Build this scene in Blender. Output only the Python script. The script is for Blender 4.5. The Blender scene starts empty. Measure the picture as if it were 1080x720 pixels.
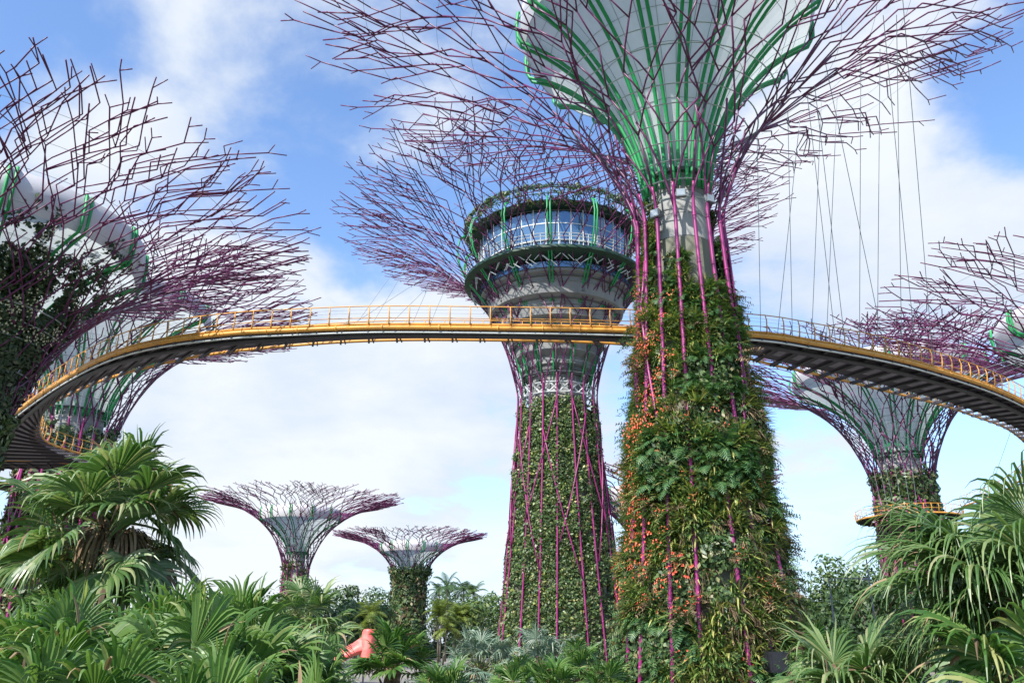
import bpy, math, random
import numpy as np
from mathutils import Vector, Matrix
R_ = math.radians
PI = math.pi
scene = bpy.context.scene
COL = scene.collection

# ------------------------------------------------------------------ camera
PITCH = 20.1
cam_d = bpy.data.cameras.new('camera'); cam = bpy.data.objects.new('camera', cam_d); COL.objects.link(cam)
cam.location = (0, 0, 2.0); cam.rotation_euler = (R_(90 + PITCH), 0, 0)
cam_d.sensor_width = 36; cam_d.lens = 29.2; cam_d.clip_start = 0.1; cam_d.clip_end = 6000
scene.camera = cam
GZ = -1.0                                   # ground level

# ------------------------------------------------------------------ light
SUN_EL, SUN_AZ = 45.0, -143.0               # azimuth measured clockwise from +Y
sd = Vector((math.sin(R_(SUN_AZ)) * math.cos(R_(SUN_EL)), math.cos(R_(SUN_AZ)) * math.cos(R_(SUN_EL)), math.sin(R_(SUN_EL))))
sl = bpy.data.lights.new('sun', 'SUN'); sun = bpy.data.objects.new('sun', sl); COL.objects.link(sun)
sl.energy = 3.5; sl.angle = R_(0.5); sl.color = (1.0, 0.95, 0.87)
sun.rotation_euler = sd.to_track_quat('Z', 'Y').to_euler(); sun.location = sd * 200
scene.view_settings.view_transform = 'Standard'; scene.view_settings.look = 'None'
scene.view_settings.exposure = 1.38; scene.view_settings.gamma = 1.0
scene.view_settings.use_curve_mapping = False

CF, CP, SP = 876.0, math.cos(R_(PITCH)), math.sin(R_(PITCH))
def ray(x, y):
    r = (x - 540) / CF; u = (360 - y) / CF
    return np.array([r, CP - SP * u, SP + CP * u])
def at_depth(x, y, Y):
    d = ray(x, y); k = Y / d[1]
    return np.array([d[0] * k, Y, 2 + d[2] * k])

def build_world():
    w = bpy.data.worlds.new('World'); scene.world = w; w.use_nodes = True
    nt = w.node_tree; N = nt.nodes; L = nt.links; N.clear()
    out = N.new('ShaderNodeOutputWorld'); bg = N.new('ShaderNodeBackground')
    sky = N.new('ShaderNodeTexSky'); sky.sky_type = 'NISHITA'; sky.sun_disc = False
    sky.sun_elevation = R_(SUN_EL); sky.sun_rotation = R_(SUN_AZ); sky.air_density = 1.0; sky.dust_density = 0.4; sky.ozone_density = 2.2
    tc = N.new('ShaderNodeTexCoord')
    def m(op, a, b=None, c=None, clamp=False):
        n = N.new('ShaderNodeMath'); n.operation = op; n.use_clamp = clamp
        for i, v in enumerate((a, b, c)):
            if v is None: continue
            if isinstance(v, (int, float)): n.inputs[i].default_value = v
            else: L.new(v, n.inputs[i])
        return n.outputs[0]
    sep = N.new('ShaderNodeSeparateXYZ'); L.new(tc.outputs['Generated'], sep.inputs[0])
    zz = m('ADD', m('MAXIMUM', sep.outputs[2], 0.0), 0.22)
    cmb = N.new('ShaderNodeCombineXYZ')
    L.new(m('DIVIDE', sep.outputs[0], zz), cmb.inputs[0]); L.new(m('DIVIDE', sep.outputs[1], zz), cmb.inputs[1])
    def noise(scale, detail, rough, dist=0.0, off=(0, 0, 0)):
        mp = N.new('ShaderNodeMapping'); mp.inputs['Location'].default_value = off
        L.new(cmb.outputs[0], mp.inputs[0])
        n = N.new('ShaderNodeTexNoise'); n.inputs['Scale'].default_value = scale; n.inputs['Detail'].default_value = detail
        n.inputs['Roughness'].default_value = rough; n.inputs['Distortion'].default_value = dist
        L.new(mp.outputs[0], n.inputs['Vector']); return n.outputs['Fac']
    n1 = noise(2.3, 10, 0.58, 0.2, (3.1, 1.2, 0)); n2 = noise(0.9, 6, 0.5, 0.0, (7.3, 2.2, 0))
    # cloud banks: where the sky is clear (-) and where it is covered (+), as directions in the world
    bias = None
    for (px, py, rad, amt) in CLOUD_BLOBS:
        d = ray(px, py); d = d / np.linalg.norm(d)
        vm = N.new('ShaderNodeVectorMath'); vm.operation = 'DOT_PRODUCT'
        L.new(tc.outputs['Generated'], vm.inputs[0]); vm.inputs[1].default_value = tuple(d)
        g = N.new('ShaderNodeMapRange'); g.interpolation_type = 'SMOOTHSTEP'
        g.inputs['From Min'].default_value = math.cos(R_(rad)); g.inputs['From Max'].default_value = 1.0
        g.inputs['To Min'].default_value = 0; g.inputs['To Max'].default_value = amt
        L.new(vm.outputs['Value'], g.inputs[0])
        bias = g.outputs[0] if bias is None else m('ADD', bias, g.outputs[0])
    cov = m('ADD', m('ADD', n1, bias), 0.0)
    fac = N.new('ShaderNodeMapRange'); fac.interpolation_type = 'SMOOTHSTEP'
    fac.inputs['From Min'].default_value = 0.42; fac.inputs['From Max'].default_value = 0.66
    L.new(cov, fac.inputs[0])
    shade = N.new('ShaderNodeValToRGB'); shade.color_ramp.elements[0].position = 0.33; shade.color_ramp.elements[1].position = 0.62
    shade.color_ramp.elements[0].color = (0.40, 0.52, 0.72, 1); shade.color_ramp.elements[1].color = (0.76, 0.80, 0.85, 1)
    L.new(m('ADD', m('MULTIPLY', n2, 0.6), m('MULTIPLY', cov, 0.4)), shade.inputs[0])
    cs = N.new('ShaderNodeMix'); cs.data_type = 'RGBA'; cs.blend_type = 'MULTIPLY'; cs.inputs[0].default_value = 1.0
    L.new(shade.outputs[0], cs.inputs[6]); cs.inputs[7].default_value = (CLOUD_GAIN, CLOUD_GAIN, CLOUD_GAIN, 1)
    mix = N.new('ShaderNodeMix'); mix.data_type = 'RGBA'
    hz = N.new('ShaderNodeMapRange'); hz.interpolation_type = 'SMOOTHSTEP'; hz.inputs['From Min'].default_value = 0.30; hz.inputs['From Max'].default_value = -0.05
    hz.inputs['To Min'].default_value = 0.0; hz.inputs['To Max'].default_value = 0.92; L.new(sep.outputs[2], hz.inputs[0])
    L.new(m('MAXIMUM', m('MULTIPLY', fac.outputs[0], 0.97), hz.outputs[0]), mix.inputs[0]); tint = N.new('ShaderNodeMix'); tint.data_type = 'RGBA'; tint.blend_type = 'MULTIPLY'; tint.inputs[0].default_value = 1.0
    L.new(sky.outputs[0], tint.inputs[6]); tint.inputs[7].default_value = (0.84, 0.93, 1.04, 1); L.new(tint.outputs[2], mix.inputs[6]); L.new(cs.outputs[2], mix.inputs[7])
    L.new(mix.outputs[2], bg.inputs[0]); bg.inputs[1].default_value = SKY_STRENGTH
    L.new(bg.outputs[0], out.inputs[0])
SKY_STRENGTH = 0.115
CLOUD_GAIN = 4.15
CLOUD_BLOBS = [(20, 0, 9, -0.35), (130, 60, 9, 0.22), (330, 130, 13, -0.045), (470, 40, 11, 0.02), (300, 420, 16, 0.2), (480, 480, 14, 0.15),
               (930, 240, 12, 0.28), (1030, 130, 6, -0.22), (870, 590, 6, -0.22), (860, 530, 4, 0.14), (160, 640, 18, 0.12),
               (470, 590, 9, -0.12), (900, 60, 10, 0.08), (1040, 470, 7, -0.2), (250, 250, 8, 0.06), (420, 210, 8, -0.02)]
build_world()

# ------------------------------------------------------------------ helpers
class MB:
    """collects geometry; build() links it as ONE mesh object"""
    def __init__(s): s.v = []; s.q = []; s.t = []; s.qm = []; s.tm = []; s.n = 0
    def add(s, v, quads=None, tris=None, mat=0):
        v = np.asarray(v, float).reshape(-1, 3)
        if quads is not None and len(quads):
            a = np.asarray(quads, np.int64).reshape(-1, 4) + s.n; s.q.append(a); s.qm.append(np.full(len(a), mat))
        if tris is not None and len(tris):
            a = np.asarray(tris, np.int64).reshape(-1, 3) + s.n; s.t.append(a); s.tm.append(np.full(len(a), mat))
        s.v.append(v); s.n += len(v)
    def tube(s, pts, rad, sides=6, mat=0, cap=True):
        P = np.asarray(pts, float); n = len(P)
        rad = np.full(n, rad, float) if np.isscalar(rad) else np.asarray(rad, float)
        T = np.gradient(P, axis=0); T /= np.maximum(np.linalg.norm(T, axis=1, keepdims=True), 1e-9)
        up = np.array([0, 0, 1.0]) if abs(T[0][2]) < 0.9 else np.array([1.0, 0, 0])
        A = np.zeros_like(P); a = np.cross(T[0], up); a /= np.linalg.norm(a)
        for i in range(n):
            a = a - T[i] * a.dot(T[i]); a /= max(np.linalg.norm(a), 1e-9); A[i] = a
        B = np.cross(T, A)
        th = np.arange(sides) * 2 * PI / sides
        V = P[:, None, :] + rad[:, None, None] * (np.cos(th)[None, :, None] * A[:, None, :] + np.sin(th)[None, :, None] * B[:, None, :])
        i = np.arange(n - 1)[:, None] * sides; j = np.arange(sides)[None, :]; k = (j + 1) % sides
        q = np.stack([i + j, i + k, i + sides + k, i + sides + j], -1).reshape(-1, 4)
        t = []
        if cap:
            for e in range(1, sides - 1):
                t.append((0, e + 1, e)); b = (n - 1) * sides; t.append((b, b + e, b + e + 1))
        s.add(V, q, t, mat)
    def box(s, c, size, rot=None, mat=0):
        h = np.array(size) / 2
        v = np.array([[x, y, z] for x in (-1, 1) for y in (-1, 1) for z in (-1, 1)]) * h
        if rot is not None: v = v @ np.array(rot).T
        s.add(v + np.array(c), [(0, 1, 3, 2), (4, 6, 7, 5), (0, 4, 5, 1), (2, 3, 7, 6), (0, 2, 6, 4), (1, 5, 7, 3)], mat=mat)
    def beam(s, a, b, w, h, mat=0):
        a = np.array(a, float); b = np.array(b, float); d = b - a; L = np.linalg.norm(d); d /= L
        up = np.array([0, 0, 1.0]) if abs(d[2]) < .95 else np.array([0, 1.0, 0])
        x = np.cross(d, up); x /= np.linalg.norm(x); z = np.cross(x, d)
        s.box((a + b) / 2, (w, L, h), np.stack([x, d, z], 1), mat)
    def lathe(s, prof, n=32, mat=0, c=(0, 0, 0), closed=True):
        pr = np.asarray(prof, float); th = np.arange(n) * 2 * PI / n
        V = np.stack([pr[:, None, 0] * np.cos(th), pr[:, None, 0] * np.sin(th), np.repeat(pr[:, 1][:, None], n, 1)], -1) + np.array(c)
        i = np.arange(len(pr) - 1)[:, None] * n; j = np.arange(n)[None, :]; k = (j + 1) % n
        s.add(V, np.stack([i + j, i + k, i + n + k, i + n + j], -1).reshape(-1, 4), mat=mat)
    def build(s, name, mat, parent=None, smooth=False, loc=None):
        me = bpy.data.meshes.new(name)
        V = np.concatenate(s.v) if s.v else np.zeros((0, 3))
        q = np.concatenate(s.q) if s.q else np.zeros((0, 4), int); t = np.concatenate(s.t) if s.t else np.zeros((0, 3), int)
        me.vertices.add(len(V)); me.vertices.foreach_set('co', V.astype(np.float32).ravel())
        li = np.concatenate([q.ravel(), t.ravel()]).astype(np.int32); me.loops.add(len(li)); me.loops.foreach_set('vertex_index', li)
        me.polygons.add(len(q) + len(t))
        st = np.concatenate([np.arange(len(q)) * 4, len(q) * 4 + np.arange(len(t)) * 3]).astype(np.int32)
        me.polygons.foreach_set('loop_start', st)
        mats = mat if isinstance(mat, (list, tuple)) else [mat]
        for m_ in mats: me.materials.append(m_)
        mi = np.concatenate(([np.concatenate(s.qm)] if s.qm else []) + ([np.concatenate(s.tm)] if s.tm else [])) if (s.qm or s.tm) else np.zeros(0)
        me.polygons.foreach_set('material_index', mi.astype(np.int32))
        me.polygons.foreach_set('use_smooth', np.full(len(q) + len(t), smooth))
        me.update(calc_edges=True); me.validate()
        o = bpy.data.objects.new(name, me); COL.objects.link(o)
        if parent is not None: o.parent = parent
        if loc is not None: o.location = loc
        return o

def thing(name, label, cat, loc=(0, 0, 0), group=None, rz=0):
    o = bpy.data.objects.new(name, None); COL.objects.link(o); o.empty_display_size = 0.5
    o.location = loc; o.rotation_euler = (0, 0, rz); o['label'] = label; o['category'] = cat
    if group: o['group'] = group
    return o
def tag(o, label=None, cat=None, group=None, kind=None):
    if label: o['label'] = label
    if cat: o['category'] = cat
    if group: o['group'] = group
    if kind: o['kind'] = kind
    return o
def children_of(o): return [c for c in bpy.data.objects if c.parent == o]
def copy_tree(root, loc, rz, label, group=None, sc=1.0):
    r = root.copy(); COL.objects.link(r); r.location = loc; r.rotation_euler = (0, 0, rz); r.scale = (sc, sc, sc); r['label'] = label
    if group: r['group'] = group
    for ch in children_of(root):
        c = ch.copy(); COL.objects.link(c); c.parent = r
        for g in children_of(ch):
            d = g.copy(); COL.objects.link(d); d.parent = c
    return r

# ------------------------------------------------------------------ materials
def mat(name, col, rough=0.5, metal=0.0, var=None, nscale=3.0, island=False, transl=0.0, bump=0.0, bscale=20.0, spec=0.5, streak=False, coord='Object', stops=None):
    """principled with noise / per-leaf colour variation, optional leaf translucency and bump"""
    m = bpy.data.materials.new(name); m.use_nodes = True; nt = m.node_tree; N = nt.nodes; L = nt.links
    b = N['Principled BSDF']; out = N['Material Output']
    b.inputs['Roughness'].default_value = rough; b.inputs['Metallic'].default_value = metal
    b.inputs['Specular IOR Level'].default_value = spec
    b.inputs['Base Color'].default_value = (*col, 1)
    tc = N.new('ShaderNodeTexCoord'); csrc = None
    if var is not None or stops is not None:
        ramp = N.new('ShaderNodeValToRGB'); e = ramp.color_ramp.elements
        st = stops or [(0.0, col), (1.0, var)]
        e[0].position = st[0][0]; e[0].color = (*st[0][1], 1); e[1].position = st[-1][0]; e[1].color = (*st[-1][1], 1)
        for p, c in st[1:-1]:
            x = e.new(p); x.color = (*c, 1)
        if island:
            g = N.new('ShaderNodeNewGeometry'); L.new(g.outputs['Random Per Island'], ramp.inputs[0])
        else:
            n = N.new('ShaderNodeTexNoise'); n.inputs['Scale'].default_value = nscale; n.inputs['Detail'].default_value = 7; n.inputs['Roughness'].default_value = 0.62
            mp = N.new('ShaderNodeMapping'); L.new(tc.outputs[coord], mp.inputs[0]); L.new(mp.outputs[0], n.inputs['Vector'])
            if streak: mp.inputs['Scale'].default_value = (1, 1, 0.12)
            mr = N.new('ShaderNodeMapRange'); mr.inputs['From Min'].default_value = 0.3; mr.inputs['From Max'].default_value = 0.7
            L.new(n.outputs['Fac'], mr.inputs[0]); L.new(mr.outputs[0], ramp.inputs[0])
        L.new(ramp.outputs[0], b.inputs['Base Color']); csrc = ramp.outputs[0]
    if bump:
        n = N.new('ShaderNodeTexNoise'); n.inputs['Scale'].default_value = bscale; n.inputs['Detail'].default_value = 5
        L.new(tc.outputs[coord], n.inputs['Vector'])
        bp = N.new('ShaderNodeBump'); bp.inputs['Strength'].default_value = bump; bp.inputs['Distance'].default_value = 0.05
        L.new(n.outputs['Fac'], bp.inputs['Height']); L.new(bp.outputs[0], b.inputs['Normal'])
    if transl > 0:
        t = N.new('ShaderNodeBsdfTranslucent'); mx = N.new('ShaderNodeMixShader'); mx.inputs[0].default_value = transl
        if csrc is not None:
            g2 = N.new('ShaderNodeMix'); g2.data_type = 'RGBA'; g2.blend_type = 'MULTIPLY'; g2.inputs[0].default_value = 1
            L.new(csrc, g2.inputs[6]); g2.inputs[7].default_value = (1.25, 1.35, 0.8, 1) if island else (1, 1, 1, 1)
            L.new(g2.outputs[2], t.inputs[0])
        else: t.inputs[0].default_value = (*col, 1)
        L.new(b.outputs[0], mx.inputs[1]); L.new(t.outputs[0], mx.inputs[2]); L.new(mx.outputs[0], out.inputs['Surface'])
    return m

M = {}
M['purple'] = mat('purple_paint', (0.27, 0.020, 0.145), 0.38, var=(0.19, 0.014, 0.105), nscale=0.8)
M['branch'] = mat('shaded_purple_paint', (0.125, 0.013, 0.085), 0.42, var=(0.085, 0.010, 0.062), nscale=0.8)  # stem purple darkened: underside shade of the branches put into the colour
M['green'] = mat('green_paint', (0.012, 0.31, 0.09), 0.5, var=(0.01, 0.21, 0.06), nscale=1.2)
M['wire'] = mat('steel_wire', (0.35, 0.40, 0.42), 0.4, 0.6, var=(0.22, 0.28, 0.3), nscale=4)
M['cable'] = mat('bridge_cable', (0.23, 0.26, 0.30), 0.5, 0.3, var=(0.3, 0.33, 0.36), nscale=2)
M['concrete'] = mat('concrete', (0.36, 0.36, 0.35), 0.8, var=(0.24, 0.245, 0.24), nscale=0.6, bump=0.3, bscale=6, streak=True)
M['greyconcrete'] = mat('weathered_concrete', (0.17, 0.175, 0.18), 0.8, var=(0.25, 0.25, 0.24), nscale=0.5, bump=0.3, bscale=5, streak=True)
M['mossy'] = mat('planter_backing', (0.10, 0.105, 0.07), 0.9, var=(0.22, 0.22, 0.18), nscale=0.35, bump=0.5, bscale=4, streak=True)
M['joint'] = mat('panel_joint', (0.10, 0.10, 0.10), 0.9, var=(0.14, 0.14, 0.14))
M['yellow'] = mat('golden_paint', (0.66, 0.31, 0.045), 0.5, var=(0.46, 0.22, 0.045), nscale=1.3)
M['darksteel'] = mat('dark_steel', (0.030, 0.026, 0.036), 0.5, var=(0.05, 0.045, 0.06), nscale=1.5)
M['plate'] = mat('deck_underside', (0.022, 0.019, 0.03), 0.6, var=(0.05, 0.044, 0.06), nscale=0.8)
M['grille'] = mat('pale_grille', (0.20, 0.19, 0.23), 0.6, var=(0.12, 0.115, 0.14), nscale=2)
M['glass'] = mat('blue_glass', (0.10, 0.20, 0.32), 0.06, 0.35, var=(0.06, 0.13, 0.24), nscale=0.25, spec=0.9)
M['darkgreen'] = mat('dark_green_steel', (0.012, 0.038, 0.026), 0.5, var=(0.02, 0.065, 0.036), nscale=1.0)
M['white'] = mat('white_steel', (0.62, 0.65, 0.65), 0.45, var=(0.5, 0.53, 0.53), nscale=1.5)
M['lampbody'] = mat('floodlight_grey', (0.16, 0.18, 0.2), 0.5, var=(0.11, 0.12, 0.14))
M['lampblack'] = mat('floodlight_black', (0.012, 0.013, 0.016), 0.4, var=(0.02, 0.02, 0.025))
M['lens'] = mat('floodlight_glass', (0.3, 0.34, 0.38), 0.1, var=(0.2, 0.24, 0.28))
def membrane_mat():
    m = mat('white_membrane', (0.58, 0.63, 0.64), 0.55, var=(0.51, 0.56, 0.58), nscale=0.35, transl=0.42)
    return m
M['membrane'] = membrane_mat()
M['band'] = mat('grey_white_rim', (0.60, 0.60, 0.63), 0.55, var=(0.52, 0.52, 0.56), nscale=0.4, transl=0.15)
M['strap'] = mat('strap_leaf', (0.04, 0.09, 0.02), 0.42, island=True, transl=0.22,
                 stops=[(0, (0.04, 0.095, 0.025)), (0.35, (0.085, 0.165, 0.04)), (0.6, (0.18, 0.25, 0.06)), (0.88, (0.36, 0.37, 0.11)), (1.0, (0.36, 0.27, 0.15))])
M['fern'] = mat('fern_leaf', (0.03, 0.09, 0.03), 0.5, island=True, transl=0.25, stops=[(0, (0.028, 0.09, 0.03)), (0.6, (0.06, 0.15, 0.05)), (1, (0.13, 0.21, 0.07))])
M['ivy'] = mat('ivy_leaf', (0.03, 0.08, 0.02), 0.45, island=True, transl=0.2,
               stops=[(0, (0.024, 0.055, 0.02)), (0.5, (0.06, 0.115, 0.036)), (0.85, (0.125, 0.18, 0.06)), (1, (0.22, 0.19, 0.09))])
M['climber'] = mat('shaded_climber_leaf', (0.02, 0.045, 0.016), 0.55, island=True, transl=0.1, stops=[(0, (0.012, 0.03, 0.011)), (0.8, (0.03, 0.06, 0.022)), (1, (0.09, 0.11, 0.06))])  # leaf green darkened, the backlit shade inside the flare is in the colour
M['dry'] = mat('dry_leaf', (0.13, 0.085, 0.05), 0.8, island=True, transl=0.15, stops=[(0, (0.07, 0.045, 0.028)), (0.6, (0.17, 0.11, 0.06)), (1, (0.30, 0.22, 0.13))])
M['flower'] = mat('orange_flower', (0.75, 0.16, 0.07), 0.6, island=True, transl=0.25, stops=[(0, (0.72, 0.045, 0.04)), (0.5, (0.80, 0.13, 0.06)), (1, (0.82, 0.32, 0.18))])
M['whiteflower'] = mat('pale_flower', (0.55, 0.52, 0.40), 0.6, island=True, transl=0.25, stops=[(0, (0.35, 0.38, 0.2)), (1, (0.68, 0.64, 0.52))])
M['palm'] = mat('fan_palm_leaf', (0.04, 0.11, 0.025), 0.40, island=True, transl=0.32, spec=0.6,
                stops=[(0, (0.045, 0.105, 0.026)), (0.5, (0.095, 0.175, 0.048)), (0.85, (0.17, 0.24, 0.09)), (1, (0.30, 0.31, 0.16))])
M['palmdark'] = mat('low_palm_leaf', (0.03, 0.09, 0.02), 0.42, island=True, transl=0.34, spec=0.5,
                    stops=[(0, (0.032, 0.095, 0.018)), (0.5, (0.075, 0.165, 0.032)), (0.85, (0.14, 0.23, 0.06)), (1, (0.32, 0.32, 0.13))])
M['silver'] = mat('silver_palm_leaf', (0.12, 0.19, 0.13), 0.42, island=True, transl=0.15, stops=[(0, (0.07, 0.13, 0.085)), (0.6, (0.14, 0.21, 0.15)), (1, (0.26, 0.31, 0.23))])
M['petiole'] = mat('palm_stalk', (0.14, 0.17, 0.05), 0.5, var=(0.09, 0.12, 0.03), nscale=4)
M['palmbark'] = mat('palm_trunk_bark', (0.10, 0.065, 0.04), 0.9, var=(0.19, 0.13, 0.08), nscale=6, bump=0.8, bscale=14)
M['bark'] = mat('tree_bark', (0.10, 0.085, 0.065), 0.9, var=(0.16, 0.14, 0.11), nscale=2)
M['leafdark'] = mat('broad_leaf_dark', (0.03, 0.075, 0.025), 0.5, island=True, transl=0.22, stops=[(0, (0.025, 0.06, 0.022)), (0.6, (0.05, 0.105, 0.035)), (1, (0.10, 0.16, 0.055))])
M['leafmid'] = mat('broad_leaf_mid', (0.06, 0.12, 0.03), 0.5, island=True, transl=0.25, stops=[(0, (0.04, 0.085, 0.025)), (0.6, (0.08, 0.145, 0.04)), (1, (0.16, 0.21, 0.07))])
M['leafyellow'] = mat('yellow_palm_leaf', (0.18, 0.25, 0.04), 0.45, island=True, transl=0.3, stops=[(0, (0.09, 0.16, 0.03)), (0.5, (0.20, 0.27, 0.05)), (1, (0.36, 0.36, 0.08))])
M['grass'] = mat('lawn', (0.05, 0.085, 0.025), 0.9, var=(0.085, 0.12, 0.04), nscale=0.4, bump=0.4, bscale=8)
M['soil'] = mat('garden_soil', (0.06, 0.045, 0.03), 0.95, var=(0.04, 0.05, 0.02), nscale=0.8, bump=0.6, bscale=5)
M['paving'] = mat('paving', (0.24, 0.215, 0.195), 0.85, var=(0.18, 0.16, 0.145), nscale=0.5, bump=0.2, bscale=9)
M['red'] = mat('salmon_red_shell', (0.70, 0.06, 0.06), 0.5, var=(0.78, 0.24, 0.20), nscale=1.6)  # lighter salmon variation paints the highlight streaks into the red
M['pole'] = mat('lamp_post_grey', (0.16, 0.17, 0.18), 0.5, 0.4, var=(0.12, 0.13, 0.14))

# ------------------------------------------------------------------ ground
def ground():
    n = 60
    g = MB(); xs = np.linspace(-1500, 1500, n); ys = np.linspace(-300, 3000, n)
    V = np.array([[x, y, GZ] for y in ys for x in xs])
    q = [(i * n + j, i * n + j + 1, (i + 1) * n + j + 1, (i + 1) * n + j) for i in range(n - 1) for j in range(n - 1)]
    g.add(V, q); tag(g.build('ground', M['grass']), kind='structure')
    p = MB(); V = [(-26, 108, GZ + .004), (40, 108, GZ + .004), (40, 150, GZ + .004), (-30, 260, GZ + .004), (-60, 260, GZ + .004), (-45, 150, GZ + .004)]
    p.add(V, [(0, 1, 2, 5), (5, 2, 3, 4)]); tag(p.build('path', M['paving']), kind='structure')
    pz = MB(); pz.add([(-95, 30, GZ + .004), (95, 30, GZ + .004), (95, 107.9, GZ + .004), (-95, 107.9, GZ + .004)], [(0, 1, 2, 3)]); tag(pz.build('plaza_paving', M['paving']), kind='structure')
    s = MB(); a = np.linspace(0, 2 * PI, 40, endpoint=False)
    V = [(1 + 16 * math.cos(t) * 1.0, 13 + 12 * math.sin(t), GZ + .004) for t in a]
    V.append((1, 13, GZ + .004)); s.add(V, tris=[(i, (i + 1) % 40, 40) for i in range(40)])
    tag(s.build('garden_bed', M['soil']), kind='structure')
ground()

# ------------------------------------------------------------------ tree towers
U_T = np.array([0, .02, .06, .13, .214, .376, .614, .82, 1.0]); G_T = np.array([0, .13, .26, .42, .56, .73, .885, .955, 1.0])
class Profile:
    def __init__(s, rb, rw, R, zw, zr, z0=GZ, pw=1.35):
        s.pw = pw
        u = np.linspace(0, 1, 200) ** 1.5
        # smooth interpolation of the measured silhouette
        g = np.interp(u ** .5, U_T ** .5, G_T); k = np.ones(9) / 9
        gp = np.concatenate([np.full(4, g[0]), g, np.full(4, g[-1])]); g2 = np.convolve(gp, k, 'valid'); g2[0] = 0; g2[-1] = 1
        s.r = rw + (R - rw) * u; s.z = zw + (zr - zw) * g2
        d = np.hypot(np.diff(s.r), np.diff(s.z)); s.L = np.concatenate([[0], np.cumsum(d)]); s.len = s.L[-1]
        s.rb, s.rw, s.zw, s.z0, s.R, s.zr = rb, rw, zw, z0, R, zr
    def flare(s, t):                       # t = arc length outward from the waist, may run past the rim
        t = np.asarray(t, float)
        r = np.interp(t, s.L, s.r); z = np.interp(t, s.L, s.z)
        over = np.maximum(t - s.len, 0); dr = s.r[-1] - s.r[-12]; dz = s.z[-1] - s.z[-12]; n = math.hypot(dr, dz)
        return r + over * dr / n, z + over * dz / n
    def trunk_r(s, z):
        f = np.clip((s.zw - np.asarray(z, float)) / (s.zw - s.z0), 0, 1); return s.rw + (s.rb - s.rw) * f ** s.pw
    def p(s, th, t):
        r, z = s.flare(t); return np.stack([r * np.cos(th), r * np.sin(th), z + 0 * r], -1)
    def pt(s, th, z):
        r = s.trunk_r(z); return np.stack([r * np.cos(th), r * np.sin(th), np.asarray(z, float) + 0 * r], -1)
    def flare_t_at_z(s, z): return np.interp(z, s.z, s.L)

def grow(mb, pf, rng, th, t, cen, w, level, F, rad, sides, phi=0.0):
    """one steel branch on the flare surface: straight pieces that zigzag outward round the middle of their sector, fork and end in prongs"""
    Lf = pf.len; k = pf.R / 22; t_end = Lf * rng.uniform(.90, 1.06); first = True
    def piece(tha, ta, ang, ln, rd):
        r = float(pf.flare(ta + ln * .5)[0]); thb = tha + ln * math.sin(ang) / r; tb = ta + ln * math.cos(ang); n = 3 if ta < Lf * .35 else 2
        q = np.linspace(0, 1, n); mb.tube(pf.p(tha + (thb - tha) * q, ta + (tb - ta) * q), rd, sides); return thb, tb
    goal = F[level] * Lf + rng.uniform(-.06, .06) * Lf if level < len(F) else 9e9
    for step in range(14):
        r = float(pf.flare(t)[0]); off = (th - cen) / w
        if not first:
            sg = -1 if off > 0 else 1
            if rng.random() < .12: sg = -sg
            phi = sg * R_(rng.uniform(1, 17)) * (.35 + .65 * min(1, t / (Lf * .3))); 
            if abs(off) > .38: phi = sg * R_(rng.uniform(18, 34))
        ln = rng.uniform(1.5, 3.2) * k; th, t = piece(th, t, phi, ln, rad); first = False
        if t >= t_end: break
        if t >= goal:
            if rng.random() < .80 or level == 0:
                sg = rng.choice((-1, 1)); a = R_(rng.uniform(24, 46)); b = R_(rng.uniform(4, 30))
                grow(mb, pf, rng, th, t, cen + sg * w * .25, w * .5, level + 1, F, rad * .92, sides, sg * a)
                grow(mb, pf, rng, th, t, cen - sg * w * .25, w * .5, level + 1, F, rad * .92, sides, -sg * b)
                return
            level += 1; goal = F[level] * Lf + rng.uniform(-.06, .06) * Lf if level < len(F) else 9e9
        elif t > Lf * .3 and rng.random() < .22:
            sg = rng.choice((-1, 1)); tb = piece(th, t, sg * R_(rng.uniform(32, 66)), rng.uniform(.7, 1.8) * k, rad * .82)
            if rng.random() < .4: piece(tb[0], tb[1], -sg * R_(rng.uniform(0, 30)), rng.uniform(.7, 1.4) * k, rad * .78)
    if rng.random() < .6:
        for sg in (-1, 1): piece(th, t, sg * R_(rng.uniform(14, 48)), rng.uniform(.6, 1.5) * k, rad * .85)

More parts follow.
